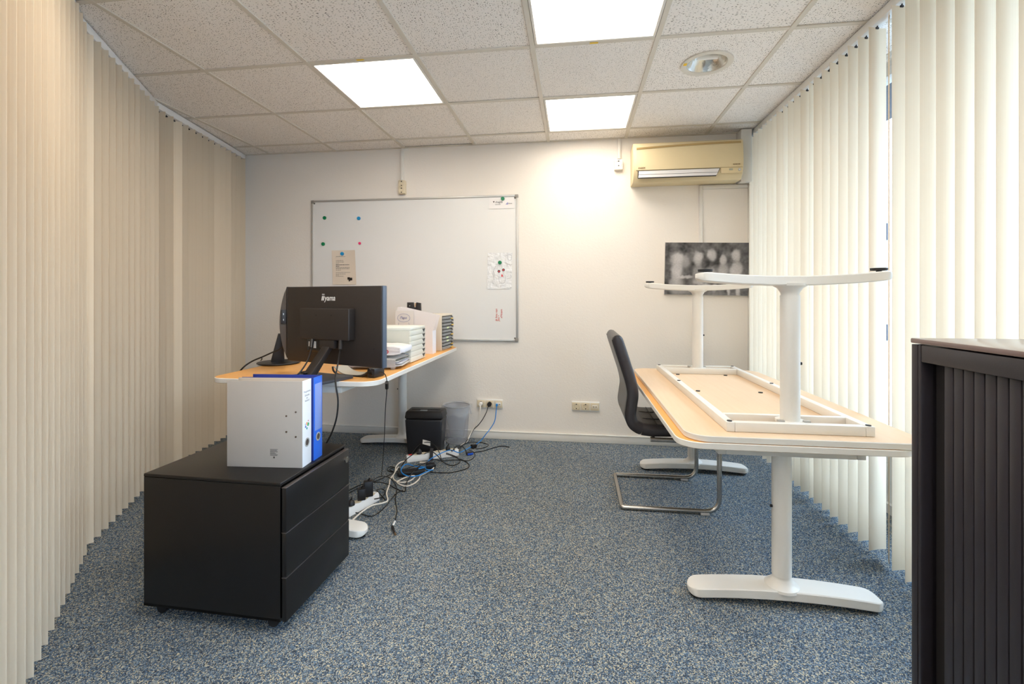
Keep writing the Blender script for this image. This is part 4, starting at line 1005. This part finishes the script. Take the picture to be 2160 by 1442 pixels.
# black holder
t = thing('black_holder', 'black plastic holder with a notched top, standing behind the magazine file', 'holder', (-1.140, 3.187, TZL), 0)
hp = [(-0.055, 0), (0.065, 0), (0.052, 0.345), (0.022, 0.35), (0.018, 0.315), (0.002, 0.315), (-0.002, 0.35), (-0.045, 0.35)]
B().prism(hp, -0.012, 0.012, EXTY, 0.002).obj('body', BLACKP, t, world=False)
B().box(-0.07, 0.075, -0.028, 0.028, 0, 0.008, 0.002).obj('foot', BLACKP, t, world=False)
B().cyl((0.011, 0.006, 0.318), (0.011, 0.006, 0.345), 0.007, n=12).obj('wooden_peg', mat('peg_wood', (214, 178, 140), 0.6), t, world=False)
B().cyl((-0.025, -0.012, 0.325), (-0.025, -0.0145, 0.325), 0.004, n=10).obj('rivet', ALU, t, world=False)
# papers in clear tray and wrapped ream
CLR = m_clear('clear_acrylic', (246, 244, 244), 0.30)
t = thing('letter_tray', 'clear acrylic letter tray with loose papers in front of the white drawer box', 'letter tray', (-1.085, 2.465, TZL), math.radians(4))
B().box(-0.14, 0.135, -0.125, 0.125, 0.012, 0.016, 0.001).box(-0.14, 0.135, 0.122, 0.125, 0.012, 0.06, 0.001).box(-0.14, 0.135, -0.125, -0.122, 0.012, 0.055, 0.001).obj('tray', CLR, t, world=False)
for x in (-0.12, 0.115):
    for y in (-0.105, 0.105): B().box(x-0.010, x+0.010, y-0.010, y+0.010, 0, 0.0125, 0.002).obj('foot', CLR, t, world=False)
for i in range(9):
    a = random.uniform(-5, 5)
    m_ = mat('dark_green_folder', (66, 72, 56), 0.6) if i == 6 else (PAPER if i % 3 else mat('bluish_paper', (226, 228, 240), 0.7))
    M = Matrix.Translation((random.uniform(-.012, .022), random.uniform(-.006, .006), 0.0175+i*0.0052)) @ Matrix.Rotation(math.radians(a), 4, 'Z')
    def sf(s, r, i=i): return M @ Vector((-0.14+0.275*s, -0.103+0.206*r, 0.004*math.sin(3*s+i)*s))
    B().grid(sf, 8, 4, 0.0012).obj('paper_sheet', m_, t, world=False)
t = thing('paper_ream', 'opened white copier paper pack with upside-down red lettering and turquoise band', 'paper pack', (-1.070, 2.470, TZL+0.073), math.radians(7))
RW = mat('ream_wrap', (236, 228, 224), 0.35, 0, (14, 0.6, 0.01))
def rf(s, r):
    return Vector((-0.14+0.27*s, -0.105+0.21*r, 0.0))
rb = bmesh.new(); bmesh.ops.create_cube(rb, size=1)
for v in rb.verts: v.co = Vector((v.co.x*0.27-0.005, v.co.y*0.212, 0.025+v.co.z*0.048))
bmesh.ops.subdivide_edges(rb, edges=list(rb.edges), cuts=7, use_grid_fill=True)
for v in rb.verts:
    k = random.uniform(-.0022, .0022); v.co.z += k if v.co.z > 0.01 else 0
    if v.co.x > 0.09: v.co.y += k*1.5; v.co.z = 0.025+(v.co.z-0.025)*(1-0.35*(v.co.x-0.09)/0.04)
b = B(); b._merge(rb); b.obj('wrapper', RW, t, world=False, smooth=60)
B().box(0.125, 0.150, -0.085, 0.09, 0.012, 0.040, 0.006).obj('torn_end', mat('white_sheets', (236, 238, 246), 0.6), t, world=False)
B().box(-0.135, 0.045, -0.1090, -0.1078, 0.038, 0.0485).box(-0.135, 0.045, -0.1085, -0.06, 0.0505, 0.0515).obj('colour_band', mat('turquoise', (60, 184, 212), 0.4), t, world=False)
UPS = Matrix(((-1, 0, 0, 0), (0, 0, -1, 0), (0, -1, 0, 0), (0, 0, 0, 1)))
text('Canon', 0.028, mat('canon_red', (200, 40, 44), 0.5), t, Matrix.Translation((0.070, -0.1093, 0.030)) @ UPS, 'lettering', bold=0.0006)

# ================================================================= SHREDDER, BIN
t = thing('paper_shredder', 'black paper shredder on the floor under the left desk end', 'shredder', (-1.085, 3.300, 0), math.radians(3))
bs = bmesh.new()
def frus(b, x0, y0, x1, y1, z0, z1, bev=0.02):
    tt = bmesh.new(); bmesh.ops.create_cube(tt, size=1)
    for v in tt.verts:
        top = v.co.z > 0; v.co = Vector((v.co.x*2*(x1 if top else x0), v.co.y*2*(y1 if top else y0), z1 if top else z0))
    bmesh.ops.bevel(tt, geom=[e for e in tt.edges], offset=bev, segments=3, profile=.5, affect='EDGES'); b._merge(tt); return b
frus(B(), 0.122, 0.068, 0.138, 0.080, 0.0, 0.262, 0.014).obj('bin', mat('shredder_bin', (38, 38, 42), 0.35), t, world=False)
frus(B(), 0.142, 0.081, 0.134, 0.072, 0.262, 0.318, 0.014).obj('cutter_head', BLACKP, t, world=False)
B().box(-0.105, 0.105, -0.010, 0.010, 0.3165, 0.3215, 0.002).obj('paper_slot', BLACKG, t, world=False)
B().box(-0.03, 0.02, -0.055, -0.035, 0.316, 0.323, 0.002).obj('switch', GRD, t, world=False)
t = thing('wastebasket', 'clear plastic-lined wastebasket against the back wall beside the shredder', 'wastebasket', (-0.925, 3.580, 0))
MESH = m_clear('wire_mesh_grey', (250, 250, 252), 0.13, 0.4); BAG = m_clear('clear_bag', (250, 250, 252), 0.24, 0.25)
B().lathe([(0.0, 0.002), (0.080, 0.002), (0.083, 0.008), (0.100, 0.285), (0.098, 0.285), (0.081, 0.010), (0.0, 0.005)], 32).obj('basket', MESH, t, world=False)
B().lathe([(0.080, 0.0), (0.085, 0.0), (0.085, 0.010), (0.080, 0.010), (0.080, 0.0)], 32).obj('base_ring', mat('grey_ring', (140, 140, 140), 0.4), t, world=False)
B().tube([(0.100*math.cos(a*PI/12), 0.100*math.sin(a*PI/12), 0.287) for a in range(24)], 0.004, 8, 2, closed=True).obj('rim', mat('grey_ring', (140, 140, 140), 0.4), t, world=False)
def bagf(s, r):
    a = 2*PI*s; rad = (0.105 if math.sin(a) > 0.3 else 0.117)+0.005*math.sin(9*a+5*r)+0.004*math.sin(17*a)*r; return (rad*math.cos(a), rad*math.sin(a), 0.300-0.075*r-0.012*math.sin(5*a)*r)
B().grid(bagf, 60, 5).obj('bag_skirt', BAG, t, world=False, smooth=60)
def bagi(s, r):
    a = 2*PI*s; rad = (0.094-0.04*r)*(1+0.12*math.sin(7*a+6*r)); return (rad*math.cos(a)*0.95, rad*math.sin(a)*0.95, 0.296-0.26*r)
B().grid(bagi, 48, 8).obj('bag', BAG, t, world=False, smooth=60)

# ================================================================= POWER STRIPS AND CABLES
def strip(lab, a, b, red=True, h=0.042, w=0.052, plugs=()):
    a, b = Vector(a), Vector(b); d = b-a; L = d.length; ang = math.atan2(d.y, d.x)
    t = thing('power_strip', lab, 'power strip', ((a.x+b.x)/2, (a.y+b.y)/2, 0), ang, 'power strips on the carpet')
    hh = L/2
    B().prism([(-w/2, 0), (w/2, 0), (w/2-0.006, h*0.8), (w/2-0.012, h), (-w/2+0.012, h), (-w/2+0.006, h*0.8)], -hh, hh, Matrix(((0, 0, 1, 0), (1, 0, 0, 0), (0, 1, 0, 0.0), (0, 0, 0, 1))), 0.003).obj('housing', WHITEP, t, world=False)
    n = int(L/0.06)
    for i in range(n):
        x = -hh+0.07+i*(L-0.10)/max(1, n-1)*0.95
        if x > hh-0.02: break
        B().lathe([(0.019, 0.0), (0.0195, 0.0016), (0.0205, 0.0016), (0.0205, 0.0), (0.018, 0.0002), (0, 0.0004)], 20, Matrix.Translation((x, 0, h))).obj('outlet', CREAMP, t, world=False)
    if red: B().box(-hh+0.015, -hh+0.04, -0.008, 0.008, h-0.001, h+0.004, 0.0015).obj('switch', mat('red_switch', (214, 48, 40), 0.4), t, world=False)
    return t
p1, p2 = P(857, 973, 0.0), P(966, 958, 0.0)
strip('white power strip with red switch lying among the cable tangle', (p1.x, p1.y, 0), (p2.x, p2.y, 0))
q1, q2 = P(700, 1104, 0.0), P(794, 1052, 0.0)
strip('white power strip emerging from behind the black drawer unit', (q1.x, q1.y+0.0, 0), (q2.x, q2.y, 0), red=False)
def plug(name, lab, c, r=0.019, h=0.035, z=0.0425, m=BLACKP, boxy=None, rot=0, catg='plug'):
    t = thing(name, lab, catg, (c.x, c.y, z), rot)
    if boxy: B().box(-boxy[0]/2, boxy[0]/2, -boxy[1]/2, boxy[1]/2, 0, boxy[2], 0.005).obj('body', m, t, world=False)
    else: B().lathe([(0, 0), (r, 0), (r, h*0.45), (r*0.75, h*0.75), (r*0.4, h), (0, h)], 18).obj('body', m, t, world=False)
    B().cyl((0, 0, (boxy[2] if boxy else h)-0.002), (0.006, -0.004, (boxy[2] if boxy else h)+0.014), 0.005, 0.0035, n=10).obj('strain_relief', RUBBER, t, world=False)
    return t
def along(a, b, s): return Vector((a.x+(b.x-a.x)*s, a.y+(b.y-a.y)*s, 0))
plug('mains_plug', 'round black plug in the far power strip beside its red switch', along(p1, p2, 0.24))
plug('mains_plug', 'black plug in the far power strip, right-hand end under the loops', along(p1, p2, 0.80), 0.017, 0.03)
plug('mains_adapter', 'tall black adapter standing in the near power strip, right one', along(q1, q2, 0.80), boxy=(0.05, 0.042, 0.085), rot=0.5, catg='adapter')
plug('mains_adapter', 'black adapter standing in the near power strip, left of the tall one', along(q1, q2, 0.64), boxy=(0.042, 0.040, 0.062), rot=0.5, catg='adapter')
plug('mains_plug', 'dark plug in the near power strip close to the drawer unit', along(q1, q2, 0.40), 0.02, 0.028)
def cable(lab, pts, r, m, z=None, res=5, ends=None, name='cable'):
    """pts: (u,v) or (u,v,z) measured on the carpet, or Vectors"""
    out = []
    for p in pts:
        if isinstance(p, Vector): out.append(p)
        elif len(p) == 3: out.append(P(p[0], p[1], p[2]))
        else: out.append(P(p[0], p[1], r+0.001 if z is None else z))
    o = B().tube(out, r, 8, res).obj(name, m); c_ = sum(out, Vector())/len(out)
    origin_to(o, (c_.x, c_.y, 0)); tag(o, lab, 'cable', 'cables under the left desk')
    return o, out
W3 = lambda u, v, y: WY(u, v, y)
SW = (sx1-sx0)/3
zc = (sz0+sz1)/2
o, _ = cable('thick white mains cable from the wall socket to the far power strip', [Vector((sx0+SW*.5, 3.655, zc-0.004)), Vector((sx0+SW*.5, 3.640, zc-0.05)), W3(1008, 888, 3.645), W3(1000, 901, 3.64), W3(992, 916, 3.625), P(984, 931.5, .006), P(972, 940, .006), P(965.5, 950, .02)], 0.0055, WHITEC)
B().cyl((sx0+SW*.5, 3.688, zc), (sx0+SW*.5, 3.652, zc), 0.018, 0.012, n=20).obj('plug', WHITEP, o)
o, _ = cable('black mains cable from the middle wall socket down to the tangle', [Vector((sx0+SW*1.5-0.008, 3.662, zc-0.012)), W3(1026, 869, 3.65), W3(1018, 884, 3.645), W3(1009, 896, 3.645), W3(999, 906, 3.64), W3(990, 922, 3.61), P(979, 936, .008), P(966, 946, .03), P(952, 950, .05)], 0.0032, BLACKC)
B().cyl((sx0+SW*1.5, 3.688, zc), (sx0+SW*1.5, 3.660, zc), 0.0185, 0.017, n=20).obj('plug', BLACKP, o)
o, _ = cable('blue network cable from the wall socket across the tangle', [Vector((sx0+SW*2.35, 3.664, zc-0.01)), W3(1046, 873, 3.652), W3(1043, 889, 3.645), W3(1034, 904, 3.63), W3(1026, 914, 3.60), P(1014, 929, .01), P(1001, 938.5, .008), P(982, 948, .02), P(968, 954, .03), P(952, 949, .05), P(936, 953, .055), P(921, 960.5, .055), P(909, 967, .05), P(902, 974, .03), P(898, 983, .02), P(899, 989.4, .02), P(914, 991, .012)], 0.0034, BLUEC)
B().box(sx0+SW*2.35-.007, sx0+SW*2.35+.007, 3.660, 3.684, zc-0.012, zc+0.006, 0.002).obj('plug', BLUEC, o)
cable('blue network cable loop over the black adapter brick', [(882.8, 988.3, .034), (895, 985, .036), (873.6, 982.5, .04), (859.7, 978.5, .04), (850.4, 982.5, .04), (845.8, 991.8, .035), (851.6, 1000, .03), (865.5, 1004.5, .02), (881.7, 1002.8, .02), (895.6, 996.4, .02), (912, 990, .02)], 0.0034, BLUEC)
cable('large black cable loop spreading right of the far power strip', [(905, 966, .05), (932.6, 971, .012), (953.4, 969.8, .006), (973, 969.8), (985.8, 975.6), (989.9, 982.5), (983.5, 988.3), (967.3, 993), (950, 996.4), (930.3, 996.4), (909.4, 995.2), (890, 985, .03)], 0.0030, BLACKC)
cable('black cable loop on the carpet below the wastebasket', [(966, 944, .03), (978.9, 936, .01), (992.8, 932.5), (1013.6, 932.7), (1027.5, 936.2), (1029.8, 938.9), (1024, 942.6), (1013.6, 945.5), (1003, 946)], 0.0028, BLACKC)
cable('black cable whose loose end lies rightmost on the carpet', [(985, 957, .01), (1000.9, 953.6), (1013.6, 951.8), (1027.5, 948.4), (1042.5, 943.7), (1057.6, 940.5), (1075, 942.5)], 0.0034, BLACKC)
cable('black cable arching up over the right end of the far power strip', [(950, 956, .02), (957, 947, .05), (961.5, 942, .075), (969.6, 940, .09), (977.7, 943, .075), (982.4, 950, .04), (983.5, 955, .01)], 0.0030, BLACKC)
cable('black cable looped across the front of the far power strip', [(895, 957, .07), (909, 952, .08), (918.7, 957, .07), (926.8, 965, .05), (932.6, 972, .02), (944, 979), (955.7, 981.3), (967.3, 976.7), (970, 971), (962, 963, .03), (950, 958, .05), (941, 955, .06)], 0.0030, BLACKC)
cable('black cable curling round the blue connector', [(940.7, 957, .055), (955.7, 962, .04), (967.3, 967, .012), (984.7, 971.5), (996.2, 967), (1002, 960), (998.6, 952.4, .012), (990, 949, .02)], 0.0028, BLACKC)
cable('black cable arching left from the plug with the red switch', [P(884, 953, .085), P(876, 955, .10), P(868, 960, .09), P(858, 968, .06), P(851, 976, .03), P(847, 982, .006)], 0.0030, BLACKC)
cable('small black cable coil left of the adapter brick', [(850, 990, .01), (837.6, 986.4), (824, 984), (817.6, 987.5), (820, 993), (833, 995), (842, 990, .01), (832, 986, .012), (822, 990, .012), (836, 998)], 0.0030, BLACKC)
o, pts_ = cable('thin black cable with loose plug lying on the open carpet', [(752, 1030, .01), (782, 1017.5, .03), (792, 1009, .035), (804, 1004, .035), (815, 1005, .03), (824, 1009, .02), (835.3, 1024), (836.5, 1039.7), (834, 1053), (837.6, 1075), (835, 1090), (833, 1099)], 0.0026, BLACKC)
e = P(833, 1099, .006); f_ = P(828, 1110, .008); g_ = P(831, 1121, .008)
B().tube([e, f_], 0.0048, 10, smooth=False).obj('white_sleeve', WHITEP, o)
B().tube([f_, P(829, 1115, .008)], 0.0075, 10, smooth=False).tube([P(829, 1115, .008), P(833, 1124, .008)], 0.0055, 10, smooth=False).obj('plug', BLACKP, o)
B().tube([P(833, 1124, .008), P(834.5, 1127, .008)], 0.0045, 10, smooth=False).obj('plug_tip', mat('brass_tip', (170, 140, 110), 0.3, 0.9), o)
cable('black cable sweeping from the drawer unit to the adapter brick', [(725, 1040), (739, 1032), (762, 1022, .02), (788.8, 1016.4, .025), (815.4, 1019.7, .015), (833, 1028.6), (853, 1036.4), (856, 1025), (859.7, 1013, .012), (873, 993, .035), (888.6, 980, .05), (905, 973, .05)], 0.0030, BLACKC)
cable('second black cable from the drawer unit, crossing above the first', [(725, 1046), (738.8, 1038), (766.6, 1024, .012), (793, 1014, .015), (820, 1002, .012), (842, 993, .015), (868.6, 984, .04), (885, 979, .04)], 0.0028, BLACKC)
cable('thin black cable bowing over the carpet in front of the near power strip', [(725, 1077, .01), (736.6, 1078.5, .006), (760, 1082.5), (782, 1088.5), (799.8, 1080), (815.4, 1065), (833, 1043), (850, 1033)], 0.0025, BLACKC)
cable('dark cable wound behind the near power strip', [(790, 1052, .03), (800, 1050, .02), (808, 1046), (812, 1036), (806, 1031, .01), (795, 1033, .012), (802, 1042, .02), (812, 1053)], 0.0030, BLACKC)
cable('thick white cable snaking from the near power strip to the far one', [(700, 1130), (736.6, 1103), (760, 1082, .008), (784.3, 1066), (806.5, 1060.8), (817.6, 1055), (815.4, 1039.7), (821, 1022, .01), (823, 1010.8, .012), (833, 996, .014), (835.3, 984, .014), (844, 975, .02), (856, 971.5, .025)], 0.0046, WHITEC)
cable('white cable loop lying in front of the adapter brick', [(840, 985, .012), (833, 996, .012), (829, 1005), (833, 1013), (846.4, 1017), (862, 1015), (873, 1008), (874, 1003, .01), (860, 1005, .012), (846, 1011, .012), (837.6, 1017.5), (855.3, 1025), (873, 1019.7), (884, 1010), (886.4, 1004), (900, 996, .012), (915, 986, .012), (905, 976, .014), (885, 975, .02)], 0.0044, WHITEC)
# bricks and small pieces
def brick(lab, u, v, L_, W_, H_, ang, m=BLACKP, z=0.001, name='adapter_brick', catg='adapter'):
    c_ = P(u, v, 0); o = B().box(-L_/2, L_/2, -W_/2, W_/2, 0, H_, 0.004).obj(name, m); o.location = (c_.x, c_.y, z); o.rotation_euler = (0, 0, ang); WM[o.name] = Matrix.Translation(o.location) @ Matrix.Rotation(ang, 4, 'Z'); tag(o, lab, catg); return o
o = brick('flat black adapter brick lying under the blue cable loop', 868, 1000, 0.165, 0.062, 0.028, 0.45)
B().box(-0.082-0.006, -0.080, -0.012, 0.012, 0.006, 0.022, 0.002).obj('inlet', RUBBER, o, world=False)
o = brick('small black adapter right of the flat adapter brick', 908, 988, 0.06, 0.045, 0.034, 0.4)
B().box(0.029, 0.036, -0.008, 0.008, 0.010, 0.024, 0.002).obj('inlet', RUBBER, o, world=False)
o = brick('blue-backed monitor connector lying right of the far power strip', 990, 959, 0.045, 0.035, 0.020, 0.6, BLACKP, 0.001, 'monitor_connector', 'connector')
B().box(0.021, 0.0235, -0.016, 0.016, 0.002, 0.018, 0.001).box(-0.020, 0.020, -0.0185, -0.0172, 0.003, 0.017, 0.001).obj('blue_insert', mat('vga_blue', (30, 84, 200), 0.4), o, world=False)
o = brick('small black connector below the wastebasket where the blue cable lands', 999, 945, 0.04, 0.03, 0.03, 0.9, BLACKP, 0.001, 'cable_connector', 'connector')
B().cyl((0.019, 0, 0.014), (0.030, 0, 0.012), 0.006, n=10).obj('strain_relief', RUBBER, o, world=False)
# velcro strap and white tag over the far strip
c_ = along(p1, p2, 0.50)
o = B().grid(lambda s, r: (c_.x-0.012+0.024*r+0.03*(s-.5), c_.y+0.045-0.13*s, 0.012+0.060*math.sin(PI*min(1, s*1.1))**0.6), 14, 1, 0.0015).obj('cable_strap', mat('dark_velcro', (58, 56, 58), 0.9)); origin_to(o, (c_.x, c_.y, 0.0)); tag(o, 'dark fabric strap wrapped over the far power strip', 'strap')
c2 = along(p1, p2, 0.36); 
o = B().grid(lambda s, r: (c2.x-0.028+0.056*s, c2.y+0.02+0.006*r, 0.098+0.030*r-0.012*s), 3, 2, 0.0008).obj('sheet', PAPER)
origin_to(o, (c2.x, c2.y+0.02, 0.09)); o.name = 'cable_tag'; tag(o, 'white paper tag folded round a black cable, in front of the shredder', 'tag')
cable('black cable carrying the white tag, arching over the far power strip', [Vector((c2.x-0.10, c2.y-0.01, 0.03)), Vector((c2.x-0.06, c2.y+0.02, 0.085)), Vector((c2.x, c2.y+0.024, 0.111)), Vector((c2.x+0.06, c2.y+0.01, 0.10)), Vector((c2.x+0.11, c2.y-0.03, 0.06)), Vector((c2.x+0.14, c2.y-0.07, 0.01))], 0.003, BLACKC)

# desk cables
o, _ = cable('thin black cable with ferrite bead hanging from the left desk to the carpet', [D(800, 784, 2.16), D(808, 786, 2.12), D(813, 791, 2.12), D(816, 803, 2.16), D(816, 822, 2.22), D(813, 862, 2.42), D(811, 915, 2.64), D(808, 965, 2.82), D(805, 1003, 2.955)], 0.0021, BLACKC)
B().cyl(D(816, 806, 2.165), D(816, 818, 2.21), 0.0085, n=14).obj('ferrite_bead', BLACKP, o)
o, _ = cable('black video cable hanging from the near monitor down behind the blue binder', [D(718, 722, 2.20), D(717, 740, 2.18), D(713, 765, 2.10), D(708, 795, 2.06), D(709, 815, 2.03), D(713, 845, 2.02), D(710, 880, 2.02), D(700, 912, 2.03), D(686, 940, 2.05), D(672, 975, 2.10)], 0.0036, BLACKC)
B().tube([D(718.5, 718, 2.20), D(717.5, 737, 2.185)], 0.0095, 10, smooth=False).obj('plug', BLACKP, o)
o, _ = cable('black power cable curving from the near monitor to the desk top', [D(658, 722, 2.28), D(656, 738, 2.25), D(649, 760, 2.20), D(638, 778, 2.16), D(628, 790, 2.14), D(618, 797.5, 2.145)], 0.0036, BLACKC)
B().tube([D(658.5, 716, 2.285), D(656.5, 734, 2.26)], 0.0095, 10, smooth=False).obj('plug', BLACKP, o)
o, _ = cable('black cable arching left from the second monitor over the desk edge', [D(598, 729, 2.50), D(588, 737, 2.50), D(572, 744, 2.50), D(552, 753, 2.50), D(535, 760, 2.50), D(520, 769, 2.49), D(510, 778, 2.48), D(500, 790, 2.49)], 0.0042, BLACKC)
B().tube([D(551.5, 753.5, 2.497), D(552.5, 757, 2.495), D(550, 760, 2.495)], 0.0028, 8).obj('cable_tie', RUBBER, o)
